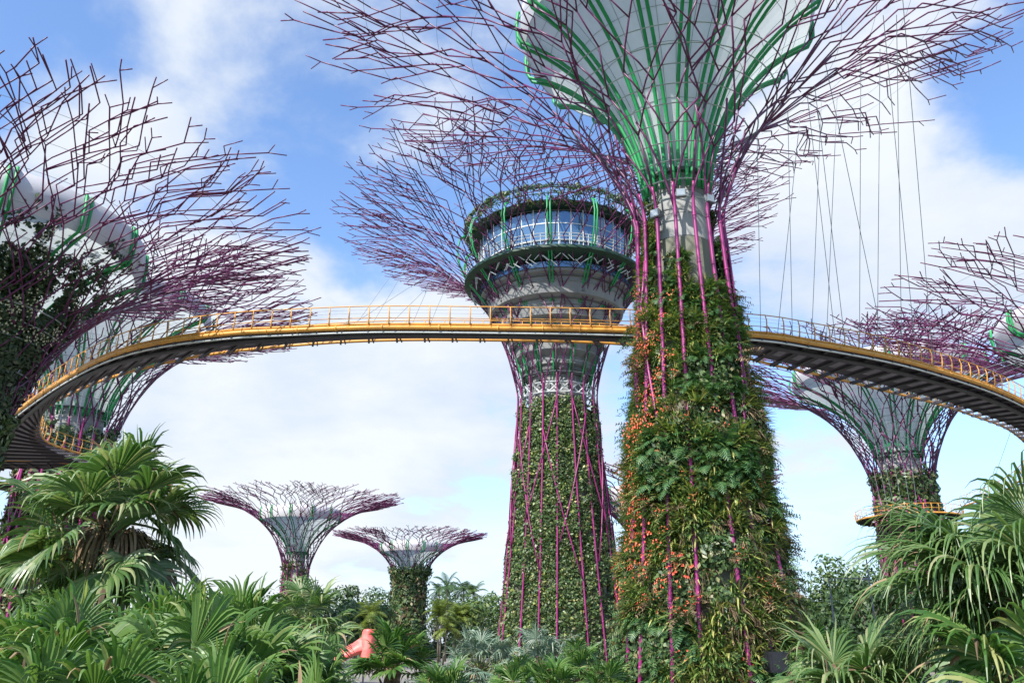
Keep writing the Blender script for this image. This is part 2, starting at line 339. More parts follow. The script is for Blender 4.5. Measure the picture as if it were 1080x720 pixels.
def tree_tower(label, X, Y, rb, rw, R, zw, zr, N=20, mem=0.46, zc=None, rc=None, seed=1, sides=6, stem_r=.16, br_r=.085, membrane=True, nribs=14,
               hoops=10, mem_top=None, F=(.10, .24, .41, .59, .77), trunk_mat='mossy', mem_steep=None, wires=True, brace_p=1.0):
    rng = random.Random(seed); pf = Profile(rb, rw, R, zw, zr)
    root = thing('tree_tower', label, 'tree tower', (X, Y, 0), 'steel tree towers of the garden')
    root['pf'] = 0
    if zc is None: zc = zw + (zr - zw) * .18
    if rc is None: rc = rw * .62
    # concrete core: planted part and bare collar
    c = MB(); zs = np.linspace(GZ, zw - 1.2, 24); c.lathe([(max(rc, float(pf.trunk_r(z)) - .75), z) for z in zs], 40)
    c.build('trunk', M[trunk_mat], root, True)
    c = MB(); c.lathe([(rc, zw - 3), (rc, zw), (rc, zc)], 40)
    col = c.build('trunk_collar', M['concrete'], root, True)
    c = MB()
    for z in np.arange(zw - 2.6, zc - .2, 1.55):
        c.lathe([(rc + .004, z - .02), (rc + .02, z), (rc + .004, z + .02)], 40)
    c.lathe([(rc, zc - .12), (rc + .28, zc - .12), (rc + .28, zc + .12), (rc, zc + .12)], 40)
    c.build('collar_joint', M['joint'], col)
    w = 2 * PI / N; th0 = rng.uniform(0, w)
    for i in range(N):
        th = th0 + i * w + rng.uniform(-.08, .08) * w
        s = MB(); zz = np.linspace(GZ, zw, 10); lean = rng.uniform(-.25, .25) * w
        lo = pf.pt(th + lean * (1 - (zz - GZ) / (zw - GZ)), zz)
        t0 = pf.len * F[0] * .7; tt = np.linspace(0, t0, 8)[1:]
        s.tube(np.concatenate([lo, pf.p(np.full(len(tt), th), tt)]), np.concatenate([np.full(10, stem_r), np.linspace(stem_r, br_r * 1.35, len(tt))]), sides)
        for z in np.arange(GZ + 2, zw, 3.1):       # bolted collars
            p_ = pf.pt(th + lean * (1 - (z - GZ) / (zw - GZ)), np.array([z - .06, z + .06])); s.tube(p_, stem_r * 1.13, sides)
        st = s.build('steel_stem', M['purple'], root, True)
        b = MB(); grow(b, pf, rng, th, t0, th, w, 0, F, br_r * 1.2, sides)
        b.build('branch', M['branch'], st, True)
    nb = N // 2
    for i in range(nb):
        for sg in (-1, 1):
            if rng.random() > brace_p: continue
            th = th0 + (2 * i + (sg > 0)) * w; za = rng.uniform(.3, .55); zb = za + rng.uniform(.28, .4)
            zz = np.linspace(GZ + (zw - GZ) * za, GZ + (zw - GZ) * min(zb + .15, 1.0), 6)
            s = MB(); s.tube(pf.pt(th + sg * np.linspace(0, 2 * w, 6), zz) * np.array([1.03, 1.03, 1]), stem_r * .72, sides)
            s.build('brace', M['purple'], root, True)
    for i in range(N):                               # crossing members of the lower flare
        for sg in (-1, 1):
            if rng.random() < .3: continue
            th = th0 + i * w; t0 = pf.len * rng.uniform(.0, .05); t1 = pf.len * rng.uniform(.16, .26)
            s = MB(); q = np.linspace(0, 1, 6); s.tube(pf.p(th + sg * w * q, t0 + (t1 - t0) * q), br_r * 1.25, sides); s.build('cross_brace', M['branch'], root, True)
    # wire hoops
    if hoops:
        for k in range(hoops):
            f = (k + .4) / hoops; t = pf.len * (.02 + .40 * f); a = np.linspace(0, 2 * PI, 73)
            s = MB(); s.tube(pf.p(a, np.full(73, t)) * np.array([.985, .985, 1]), .045, 4); s.build('hoop_wire', M['wire'], root)
        if wires:
            for f in (.55, .64, .73, .82, .91):
                a = np.linspace(0, 2 * PI, 73); s = MB(); s.tube(pf.p(a, np.full(73, pf.len * f)) * np.array([1, 1, 1.0]) + np.array([0, 0, .12]), .014, 3); s.build('hoop_wire', M['wire'], root)
    if membrane:
        Rm = R * mem; zt = mem_top if mem_top is not None else zr - 1.2
        nf = nribs; q = np.linspace(0, 1, 14)
        rr = rc + .1 + (Rm - rc) * q ** 1.5; mz = zc + (zt - 2.2 - zc) * (.45 * q + .55 * np.sin(q * PI / 2))
        s = MB(); s.lathe(np.stack([rr, mz], 1), nf * 2); me = s.build('canopy_membrane', M['membrane'], root, False)
        s = MB(); s.lathe([(Rm + .12, zt - 2.25), (Rm + .5, zt - 1.2), (Rm + .45, zt), (Rm + .1, zt + .12), (Rm + .05, zt - 2.2)], nf * 2); s.build('rim_band', M['band'], me, True)
        s = MB()
        for a in np.arange(nf * 2) * PI / nf + .11:      # seams
            s.tube(np.stack([(rr + .02) * math.cos(a), (rr + .02) * math.sin(a), mz - .02], 1), .02, 3)
        for k in (4, 7, 9, 11, 12):
            a = np.linspace(0, 2 * PI, nf * 2 + 1); s.tube(np.stack([(rr[k] + .02) * np.cos(a), (rr[k] + .02) * np.sin(a), np.full(len(a), mz[k] - .02)], 1), .018, 3)
        s.build('membrane_seam', M['wire'], me)
        sc = R / 22.0
        for i in range(nf):
            a0 = i * 2 * PI / nf; s = MB()
            for da in (-.24, .24):
                off = .3 * sc; r2 = np.concatenate([[rc + .25], rr + off, [Rm + .62 * sc, Rm + .72 * sc, Rm + .62 * sc, Rm + .48 * sc]]); z2 = np.concatenate([[zc - 1.2], mz - .15, [zt - 1.9, zt - .8, zt + .1, zt + .1]])
                tx, ty = -math.sin(a0), math.cos(a0)
                s.tube(np.stack([r2 * math.cos(a0) + tx * da * sc, r2 * math.sin(a0) + ty * da * sc, z2], 1), .115 * sc, sides)
            s.build('rib', M['green'], root, True)
        for k in range(3):
            pass
    return root, pf

# ------------------------------------------------------------------ plants for the vertical gardens: local +Z outward, +Y up
def rot_to(normal, spin):
    n = np.array(normal) / np.linalg.norm(normal); up = np.array([0, 0, 1.0]); y = up - n * n.dot(up); y /= np.linalg.norm(y); x = np.cross(y, n)
    c, s_ = math.cos(spin), math.sin(spin)
    return np.stack([x * c + y * s_, -x * s_ + y * c, n], 1)
def strap(mb, d, L, wd, droop, n=4, mat=0, down=np.array([0, -1.0, 0]), base=np.zeros(3), bend0=.25):
    d = np.array(d, float); d /= np.linalg.norm(d); pos = np.array(base, float); P = [pos.copy()]; D = [d.copy()]
    for k in range(n):
        d = d + down * droop * ((k + 1) / n) / n * 2; d /= np.linalg.norm(d); pos = pos + d * L / n; P.append(pos.copy()); D.append(d.copy())
    P = np.array(P); side = np.cross(D[0], down); nn = np.linalg.norm(side)
    side = side / nn if nn > .1 else np.array([1.0, 0, 0])
    ws = wd * np.array([.55] + [1.0] * (n - 2) + [.75, .04]) / 2 if n >= 3 else wd * np.array([.6, 1, .05]) / 2
    V = np.concatenate([P - side * ws[:, None], P + side * ws[:, None]]); m = n + 1
    mb.add(V, [(i, i + m, i + m + 1, i + 1) for i in range(n)], mat=mat)
def v_rosette(seed, n=26, L=(.45, .9), wd=.06, droop=.55):
    r = random.Random(seed); mb = MB()
    for i in range(n):
        az = r.uniform(0, 2 * PI); el = R_(r.uniform(15, 80)); d = (math.sin(el) * math.cos(az), math.sin(el) * math.sin(az) + .25, math.cos(el))
        strap(mb, d, r.uniform(*L), wd * r.uniform(.8, 1.3), droop * r.uniform(.4, 1.3))
    return mb
def v_fern(seed, n=9):
    r = random.Random(seed); mb = MB()
    for i in range(n):
        az = r.uniform(0, 2 * PI); el = R_(r.uniform(20, 75)); d = np.array((math.sin(el) * math.cos(az), math.sin(el) * math.sin(az) + .3, math.cos(el))); d /= np.linalg.norm(d)
        L = r.uniform(.5, .85); pos = np.zeros(3); k = 11; dn = np.array([0, -1.0, 0])
        for j in range(k):
            d = d + dn * .16 * j / k * 2; d /= np.linalg.norm(d); pos = pos + d * L / k; s = np.cross(d, dn); s /= max(np.linalg.norm(s), .2)
            l = .17 * math.sin(PI * (j + 1.2) / (k + 1.2)) + .02
            for sg in (-1, 1):
                tip = pos + sg * s * l + d * .05 + dn * .03; w = d * .028
                mb.add([pos - w, pos + w, tip + w * .6, tip - w * .6], [(0, 1, 2, 3)])
    return mb
def v_leafclump(seed, n=36, rad=.42, size=(.09, .17), flat=.55):
    r = random.Random(seed); mb = MB()
    for i in range(n):
        v = np.array([r.gauss(0, 1), r.gauss(0, 1), abs(r.gauss(0, 1)) * flat]); v /= np.linalg.norm(v); c = v * rad * r.uniform(.35, 1.0)
        nrm = v + np.array([r.uniform(-.6, .6), r.uniform(0, .9), r.uniform(-.2, .8)]); nrm /= np.linalg.norm(nrm)
        a = np.cross(nrm, [r.uniform(-1, 1), r.uniform(-1, 1), r.uniform(-1, 1)]); a /= max(np.linalg.norm(a), .1); b = np.cross(nrm, a); s = r.uniform(*size)
        mb.add([c - a * s, c - b * s * .55, c + a * s, c + b * s * .55], [(0, 1, 2, 3)])
    return mb
def v_trail(seed, n=16):
    r = random.Random(seed); mb = MB()
    for i in range(n):
        d = (r.uniform(-.6, .6), r.uniform(-.4, .5), r.uniform(.4, 1)); strap(mb, d, r.uniform(.4, 1.0), .035, r.uniform(1.0, 2.4), base=(r.uniform(-.25, .25), r.uniform(-.2, .2), 0))
    return mb
def v_flower(seed, n=10):
    r = random.Random(seed); mb = MB()
    for i in range(n):
        c = np.array([r.uniform(-.45, .45), r.uniform(-.45, .45), r.uniform(.45, .85)])
        for k in range(5):
            a = k * 2 * PI / 5 + r.random(); s = r.uniform(.04, .07); t = np.array([math.cos(a), math.sin(a), .5]) * s; u = np.array([-math.sin(a), math.cos(a), 0]) * s * .5
            mb.add([c, c + t * .6 + u, c + t * 1.2, c + t * .6 - u], [(0, 1, 2, 3)])
    return mb
def v_spray(seed, n=5):
    r = random.Random(seed); mb = MB()
    for i in range(n):
        d = np.array([r.uniform(-.5, .5), r.uniform(-.1, .6), 1.0]); d /= np.linalg.norm(d); pos = np.zeros(3); L = r.uniform(.8, 1.5); k = 9
        for j in range(k):
            d = d + np.array([r.uniform(-.06, .06), -.13, 0]); d /= np.linalg.norm(d); q = pos + d * L / k; s = np.cross(d, [0, 1.0, 0]); s /= max(np.linalg.norm(s), .2)
            mb.add([pos - s * .008, pos + s * .008, q + s * .008, q - s * .008], [(0, 1, 2, 3)])
            for sg in (-1, 1):
                t = q + sg * s * r.uniform(.08, .16) + d * .05 + np.array([0, r.uniform(-.08, .05), 0]); w = d * .03; mb.add([q - w, q + w, t + w * .3, t - w * .5], [(0, 1, 2, 3)])
            pos = q
    return mb
def packed(mb):
    V = np.concatenate(mb.v); q = np.concatenate(mb.q) if mb.q else None; return V, q
def place(mb, pk, pos, Rm, sc, mat=0): mb.add((pk[0] * sc) @ Rm.T + pos, pk[1], mat=mat)
def smooth_noise(seed):
    r = np.random.RandomState(seed); g = r.rand(64, 64)
    def f(a, b):
        a = a % 64; b = b % 64; i, j = int(a), int(b); u, v = a - i, b - j; u = u * u * (3 - 2 * u); v = v * v * (3 - 2 * v); i2, j2 = (i + 1) % 64, (j + 1) % 64
        return (g[i, j] * (1 - u) + g[i2, j] * u) * (1 - v) + (g[i, j2] * (1 - u) + g[i2, j2] * u) * v
    return f

def floodlight(root, pos, az, body, size=.5, tilt=0):
    d = np.array([math.cos(az), math.sin(az), 0]); s = np.array([-math.sin(az), math.cos(az), 0]); Rm = np.stack([s, d, [0, 0, 1]], 1)
    f = MB(); f.box(pos, (size, size * .5, size * .9), Rm); f.box(pos - d * size * .45, (size * .25, size * .5, size * .25), Rm)
    for k in (-1, 1): f.box(pos + s * k * size * .54, (size * .07, size * .2, size * .6), Rm)
    for k in range(4): f.box(pos - d * size * .27 + np.array([0, 0, (k - 1.5) * size * .2]), (size * .8, size * .08, size * .05), Rm)
    o = f.build('floodlight', body, root); g = MB(); g.box(pos + d * size * .262, (size * .84, .02, size * .74), Rm); g.build('floodlight_glass', M['lens'] if size < .8 else M['lampblack'], o)

# ---- 1 the big planted tower in front
main, pfm = tree_tower('tallest looking tower tree, in front of the bridge, trunk thick with bromeliads and orange flowers', 10.4, 46, 4.8, 2.65, 22.8, 26, 42.2, N=16, mem=.41, zc=29.4, rc=1.72, seed=4,
                       stem_r=.115, br_r=.054, nribs=16, mem_top=42.6, brace_p=.55)
def plant_main():
    rng = random.Random(11); nz = smooth_noise(3); nz2 = smooth_noise(8); nz3 = smooth_noise(21)
    ros = [packed(v_rosette(s)) for s in range(5)]; fer = [packed(v_fern(s)) for s in range(4)]; ivy = [packed(v_leafclump(s, 40)) for s in range(5)]
    tra = [packed(v_trail(s)) for s in range(4)]; flo = [packed(v_flower(s)) for s in range(4)]
    def to_mesh(pk, name, m): mb = MB(); mb.add(pk[0], pk[1]); o = mb.build(name, m); me = o.data; bpy.data.objects.remove(o); return me
    rmesh = [to_mesh(p, 'bromeliad', M['strap']) for p in ros]; fmesh = [to_mesh(p, 'fern', M['fern']) for p in fer]
    cover = MB(); flowers = MB(); cand = []
    n = 5600; camv = np.array([-10.4, -46.0])
    for i in range(n):
        z = GZ + (27.5 - GZ) * rng.random() ** 1.18; th = rng.uniform(0, 2 * PI)
        a = nz(th / (2 * PI) * 16, z * .35); top = np.clip((26.5 - z) / 14, 0, 1)
        dens = .32 + .85 * top ** 1.0
        if a > dens * .92 + .03 and z > 7: continue
        r = float(pfm.trunk_r(z)) - .60 - .15 * min(1, max(0, (z - 20) / 4)) + .95 * nz2(th / (2 * PI) * 16, z * .5) * min(1, max(.3, (27.5 - z) / 13)); pos = np.array([r * math.cos(th), r * math.sin(th), z])
        nrm = np.array([math.cos(th), math.sin(th), .12]); Rm = rot_to(nrm, rng.uniform(-.4, .4)); sc = rng.uniform(.75, 1.25) * (1 if z < 14 else .85)
        left = math.cos(th - R_(183)); fl = nz3(th / (2 * PI) * 14, z * .3)
        kind = nz2(th / (2 * PI) * 11 + 5, z * .45 + 9) + rng.uniform(-.15, .15)
        facing = nrm[:2].dot(camv) / 47.2
        if kind < .32: place(cover, rng.choice(ivy), pos, Rm, sc * 1.15, 2)
        elif kind < .44:
            if facing > .1: cand.append(('f', facing, pos, Rm, sc * 1.15))
            else: place(cover, rng.choice(fer), pos, Rm, sc * 1.15, 1)
        elif kind < .76:
            if facing > .1: cand.append(('b', facing, pos, Rm, sc * 1.15))
            else: place(cover, rng.choice(ros), pos, Rm, sc * 1.15, 0)
        elif kind < .82: place(cover, rng.choice(tra), pos, Rm, sc, 3)
        else: place(cover, rng.choice(ivy), pos, Rm, sc * 1.1, 2)
        if left > .1 and 4 < z < 23 and fl > .46 and left > .3 and rng.random() < .24 * left * left: place(flowers, rng.choice(flo), pos, Rm, sc * rng.uniform(.8, 1.1))
        elif z < 16 and rng.random() < .018: place(flowers, rng.choice(flo), pos, Rm, sc * .6)
    for key, meshes, nm, lim in (('b', rmesh, 'bromeliad', 100), ('f', fmesh, 'fern', 100)):
        cs = sorted([c for c in cand if c[0] == key], key=lambda c: -c[1] * c[4])
        for c in cs[:lim]:
            o = bpy.data.objects.new(nm, rng.choice(meshes)); COL.objects.link(o); o.parent = main
            o.matrix_local = Matrix.Translation(Vector(c[2])) @ Matrix(c[3].tolist()).to_4x4() @ Matrix.Scale(c[4] * 1.15, 4)
        for c in cs[lim:]: place(cover, rng.choice(ros if key == 'b' else fer), c[2], c[3], c[4], 0 if key == 'b' else 1)
    spr = [packed(v_spray(s)) for s in range(5)]
    for i in range(420):
        z = rng.uniform(1, 21); th = rng.uniform(0, 2 * PI); r = float(pfm.trunk_r(z)) - .25; pos = np.array([r * math.cos(th), r * math.sin(th), z]); Rm = rot_to((math.cos(th), math.sin(th), .3), rng.uniform(-.7, .7))
        place(cover, rng.choice(spr), pos, Rm, rng.uniform(.7, 1.25), rng.choice((2, 2, 1, 3)))
        if rng.random() < (.35 if math.cos(th - R_(192)) > .5 else .08): place(flowers, rng.choice(flo), pos + np.array([math.cos(th), math.sin(th), -.2]) * .55, Rm, .5)
    tag(cover.build('trunk_plants', [M['strap'], M['fern'], M['ivy'], M['dry']], main), kind='stuff')
    tag(flowers.build('orange_blossom', M['flower'], main), kind='stuff')
    for th, z in ((R_(228), 26.2), (R_(262), 27.2), (R_(300), 27.0)):
        r = 2.75; floodlight(main, np.array([r * math.cos(th), r * math.sin(th), z]), th, M['lampbody'], .55)
    th = R_(292); z = 1.3; r = float(pfm.trunk_r(z)) + .45
    floodlight(main, np.array([r * math.cos(th), r * math.sin(th), z]), th, M['lampblack'], 1.0)
plant_main()

def ivy_cover(root, pf, z0, z1, n, size, seed, thick=.5, name='ivy', mats=None, dens=None, off=.3):
    rng = random.Random(seed); nz = smooth_noise(seed); mb = MB(); P = [packed(v_leafclump(s + seed, 22, .5 * size / .3, (size * .35, size * .7))) for s in range(6)]
    for i in range(n):
        z = z0 + (z1 - z0) * rng.random(); th = rng.uniform(0, 2 * PI); a = nz(th / (2 * PI) * 18, z * .3)
        if dens is not None and a > dens(z, th): continue
        r = float(pf.trunk_r(z)) if z < pf.zw else float(pf.flare(pf.flare_t_at_z(z))[0])
        r = r - off - thick * .5 + thick * a
        place(mb, rng.choice(P), np.array([r * math.cos(th), r * math.sin(th), z]), rot_to((math.cos(th), math.sin(th), .1), rng.uniform(0, 6)), rng.uniform(.7, 1.3), rng.choices(range(len(mats or [0])), weights=[5] + [1] * (len(mats or [0]) - 1))[0])
    return tag(mb.build(name, mats or M['ivy'], root), kind='stuff')

# ---- 2 the tower with the round observatory
t2, pf2 = tree_tower('broad ivy covered tower tree with a round glazed observation deck inside its crown', 5.0, 88, 6.9, 4.4, 22.8, 27, 48, N=18, seed=7, membrane=False, zc=29.5, rc=3.2, stem_r=.088, br_r=.056, brace_p=.75)
ivy_cover(t2, pf2, GZ, 26.6, 8000, .27, 31, .8, mats=[M['ivy'], M['ivy'], M['strap']], dens=lambda z, th: .95 - .25 * max(0, (z - 14) / 12), off=.3)
def observatory():
    c = MB(); c.lathe([(3.2, 27), (3.2, 29.3), (3.6, 29.6), (3.6, 30.2), (3.9, 30.4), (3.9, 31.2), (4.6, 31.8), (4.7, 33), (5.3, 33.2), (5.6, 34.6), (6.5, 35), (6.8, 36.6), (7.6, 37), (8.0, 38.8), (8.6, 39.1), (8.6, 40.0)], 48)
    body = c.build('observatory_bowl', M['greyconcrete'], t2)
    c = MB()
    for (r, z) in ((3.62, 29.9), (4.72, 33.1), (6.9, 36.8), (8.05, 38.9)): c.lathe([(r - .3, z - .16), (r + .16, z - .16), (r + .16, z + .16), (r - .3, z + .16)], 48)
    for k in range(30):
        a = k * 2 * PI / 30; d = np.array([math.cos(a), math.sin(a), 0]); c.box(d * 7.2 + np.array([0, 0, 37.6]), (.9 if k % 3 == 0 else .3, .9 if k % 3 == 0 else .3, .7))
    c.build('bowl_band', M['joint'], body)
    c = MB(); c.lathe([(8.6, 40.3), (10.2, 40.75), (10.5, 40.85), (10.5, 41.15), (10.2, 41.25), (8.4, 41.25)], 64); c.build('terrace_slab', M['darkgreen'], t2, False)
    c = MB(); c.lathe([(8.75, 39.4), (8.75, 40.05)], 64); c.build('lower_glazing', M['glass'], t2, True)
    c = MB()
    for z, r in ((41.75, 10.35), (42.15, 10.4), (42.5, 10.42)):
        a = np.linspace(0, 2 * PI, 97); c.tube(np.stack([r * np.cos(a), r * np.sin(a), np.full(97, z)], 1), .045, 4)
    for k in range(64):
        a = k * 2 * PI / 64; d = np.array([math.cos(a), math.sin(a), 0]); c.tube([d * 10.3 + [0, 0, 41.3], d * 10.42 + [0, 0, 42.5]], .04, 4)
    c.build('terrace_railing', M['white'], t2)
    c = MB()
    rng = random.Random(5)
    for k in range(120):                     # leafy lattice panels hanging under the terrace
        a = rng.uniform(0, 2 * PI); b = a + rng.choice((-1, 1)) * .07; z = rng.uniform(39.2, 40.2)
        c.tube([(9.4 * math.cos(a), 9.4 * math.sin(a), z), (9.7 * math.cos(b), 9.7 * math.sin(b), z + .5)], .05, 4)
    c.build('terrace_lattice', M['white'], t2)
    c = MB(); c.lathe([(8.5, 41.3), (8.7, 46.0)], 40); gl = c.build('glazing', M['glass'], t2)
    c = MB()
    for k in range(40):
        a = k * 2 * PI / 40; d = np.array([math.cos(a), math.sin(a), 0]); c.tube([d * 8.53 + [0, 0, 41.3], d * 8.73 + [0, 0, 46.3]], .06, 4)
    for z in (42.6, 44.6): c.lathe([(8.6, z - .05), (8.68, z - .05), (8.68, z + .05), (8.6, z + .05)], 40)
    c.build('glazing_frame', M['white'], gl)
    c = MB(); c.lathe([(8.2, 46.3), (9.6, 46.5), (9.7, 46.9), (8.2, 47.2), (2, 47.6)], 48); rf = c.build('roof', M['darkgreen'], t2)
    c = MB(); n = 72; rows = [(9.0, 46.6), (9.9, 46.7), (10.5, 47.2), (10.6, 47.9), (10.0, 48.5), (9.0, 48.8)]
    P = lambda i, j: np.array([rows[i][0] * math.cos(j * 2 * PI / n), rows[i][0] * math.sin(j * 2 * PI / n), rows[i][1]])
    for i in range(6):
        a = np.arange(n + 1); c.tube([P(i, j) for j in a], .05, 4)
        if i < 5:
            for j in range(n):
                c.tube([P(i, j), P(i + 1, j)], .045, 4); c.tube([P(i, j), P(i + 1, j + rng.choice((-1, 1)))], .035, 3)
    c.build('roof_trellis', M['darkgreen'], rf)
    c = MB(); pk = [packed(v_leafclump(s, 14, .45, (.12, .22))) for s in range(3)]
    for k in range(520):
        a = rng.uniform(0, 2 * PI); i = rng.uniform(0, 5); r = np.interp(i, range(6), [x[0] for x in rows]); z = np.interp(i, range(6), [x[1] for x in rows])
        place(c, rng.choice(pk), np.array([r * math.cos(a), r * math.sin(a), z]), rot_to((math.cos(a), math.sin(a), .2), rng.uniform(0, 6)), 1)
    tag(c.build('roof_plants', M['ivy'], rf), kind='stuff')
    for k in range(14):                      # green ribs that carry the bowl
        a = k * 2 * PI / 14 + .12; s = MB(); rr = [3.5, 4.1, 5.0, 6.2, 7.6, 9.0, 10.3, 11.1, 11.4, 11.1, 10.4]; zz = [28, 30.5, 33, 35.5, 37.8, 39.6, 41.2, 43, 45, 46.4, 46.9]
        for da in (-.16, .16): s.tube([(r * math.cos(a) - math.sin(a) * da, r * math.sin(a) + math.cos(a) * da, z) for r, z in zip(rr, zz)], .09, 6)
        s.build('rib', M['green'], t2, True)
    # lattice crown ring at the waist
    c = MB()
    for k in range(24):
        a, b = k * 2 * PI / 24, (k + 1) * 2 * PI / 24
        for (z1, z2) in ((27.2, 28.2), (28.2, 27.2)):
            c.tube([(4.1 * math.cos(a), 4.1 * math.sin(a), z1), (4.1 * math.cos(b), 4.1 * math.sin(b), z2)], .08, 4)
    for z in (27.15, 28.25):
        a = np.linspace(0, 2 * PI, 49); c.tube(np.stack([4.1 * np.cos(a), 4.1 * np.sin(a), np.full(49, z)], 1), .08, 4)
    c.build('waist_ring', M['white'], t2)
observatory()

# ---- 3 the near tower at the left edge
t3, pf3 = tree_tower('nearest crown on the left edge with dark climbers inside its flare and pale rim', -34, 48, 4.5, 3.0, 17.9, 12, 28.2, N=18, mem=.51, zc=15.5, rc=1.9, seed=12, stem_r=.13, br_r=.047, mem_top=27.2)
def climbers():
    rng = random.Random(9); mb = MB(); P = [packed(v_leafclump(s + 50, 30, .5, (.1, .2))) for s in range(5)]; fl = [packed(v_flower(s + 7, 9)) for s in range(3)]; nz = smooth_noise(4)
    for i in range(3800):
        th = R_(rng.gauss(-35, 30)); t = pf3.len * min(.62, abs(rng.gauss(.22, .15)))
        a = nz(th * 4 + 20, t * .4)
        if a < .22: continue
        p_ = pf3.p(th, t) * np.array([.95, .95, 1]) + np.array([0, 0, rng.uniform(.1, 1.3)])
        place(mb, rng.choice(P), p_, rot_to((math.cos(th), math.sin(th), -.6), rng.uniform(0, 6)), rng.uniform(.7, 1.3), 0)
        if t > pf3.len * .3 and rng.random() < .10: place(mb, rng.choice(fl), p_, rot_to((math.cos(th), math.sin(th), -.4), rng.uniform(0, 6)), 1.0, 1)
    tag(mb.build('climbing_plants', [M['climber'], M['whiteflower']], t3), kind='stuff')
climbers()
ivy_cover(t3, pf3, GZ, 15, 1500, .4, 17, .6, off=.2)

# ---- 4 the tower the bridge starts from, behind the left loop
t4, pf4 = tree_tower('tower tree behind the left loop of the bridge, pale membrane and green ribs showing', -58, 107, 6.5, 5.3, 26.5, 27, 47, N=20, mem=.56, zc=31, rc=3.6, seed=21, stem_r=.18, br_r=.078, nribs=16, mem_top=46.5)
ivy_cover(t4, pf4, GZ, 28.5, 1500, .55, 41, .8, off=.3, mats=[M['ivy'], M['dry']])
# ---- 5 the tower with the small gallery at the far end of the bridge
t5, pf5 = tree_tower('right hand tower tree with a yellow railed gallery round its trunk', 67, 142, 6.2, 4.9, 27, 27, 48.5, N=20, mem=.58, zc=33, rc=3.4, seed=33, stem_r=.18, br_r=.086, nribs=16, mem_top=48)
ivy_cover(t5, pf5, GZ, 29.5, 1500, .6, 51, .9, off=.3, dens=lambda z, th: .75)
# ---- 6 crown leaning in from the right edge
t6, pf6 = tree_tower('crown cut off by the right edge of the picture, above the end of the bridge', 65, 80, 5, 4, 24.5, 17, 36, N=18, mem=.52, zc=21, rc=2.5, seed=44, stem_r=.17, br_r=.060, mem_top=34.5)
ivy_cover(t6, pf6, GZ, 20, 600, .5, 61, .6)
# ---- 7, 8 far small towers, 9 half hidden
t7, pf7 = tree_tower('left one of the two small far tower trees, bare pale waist above the palms', -44.3, 176, 3.4, 2.6, 18.2, 16, 30.5, N=16, mem=.43, zc=20, rc=1.7, seed=54, sides=4, stem_r=.12, br_r=.07, nribs=12, hoops=6, wires=False, mem_top=28.6)
ivy_cover(t7, pf7, GZ, 18, 350, .6, 71, .5, dens=lambda z, th: .6)
t8, pf8 = tree_tower('right one of the two small far tower trees, trunk wrapped in creeper to the crown', -26, 219, 3.7, 3.3, 17.4, 16, 28.3, N=16, mem=.43, zc=20, rc=2.0, seed=66, sides=4, stem_r=.13, br_r=.08, nribs=12, hoops=6, wires=False, mem_top=26.6)
ivy_cover(t8, pf8, GZ, 20.5, 1100, .75, 81, .7, off=-.1, mats=[M['ivy'], M['dry']])
t9, pf9 = tree_tower('tower tree almost hidden between the two big planted trunks', 24, 139, 3.6, 2.8, 18, 13.5, 27, N=16, mem=.5, zc=17, rc=2.0, seed=77, sides=4, stem_r=.15, br_r=.1, nribs=12, hoops=6, wires=False, mem_top=26)

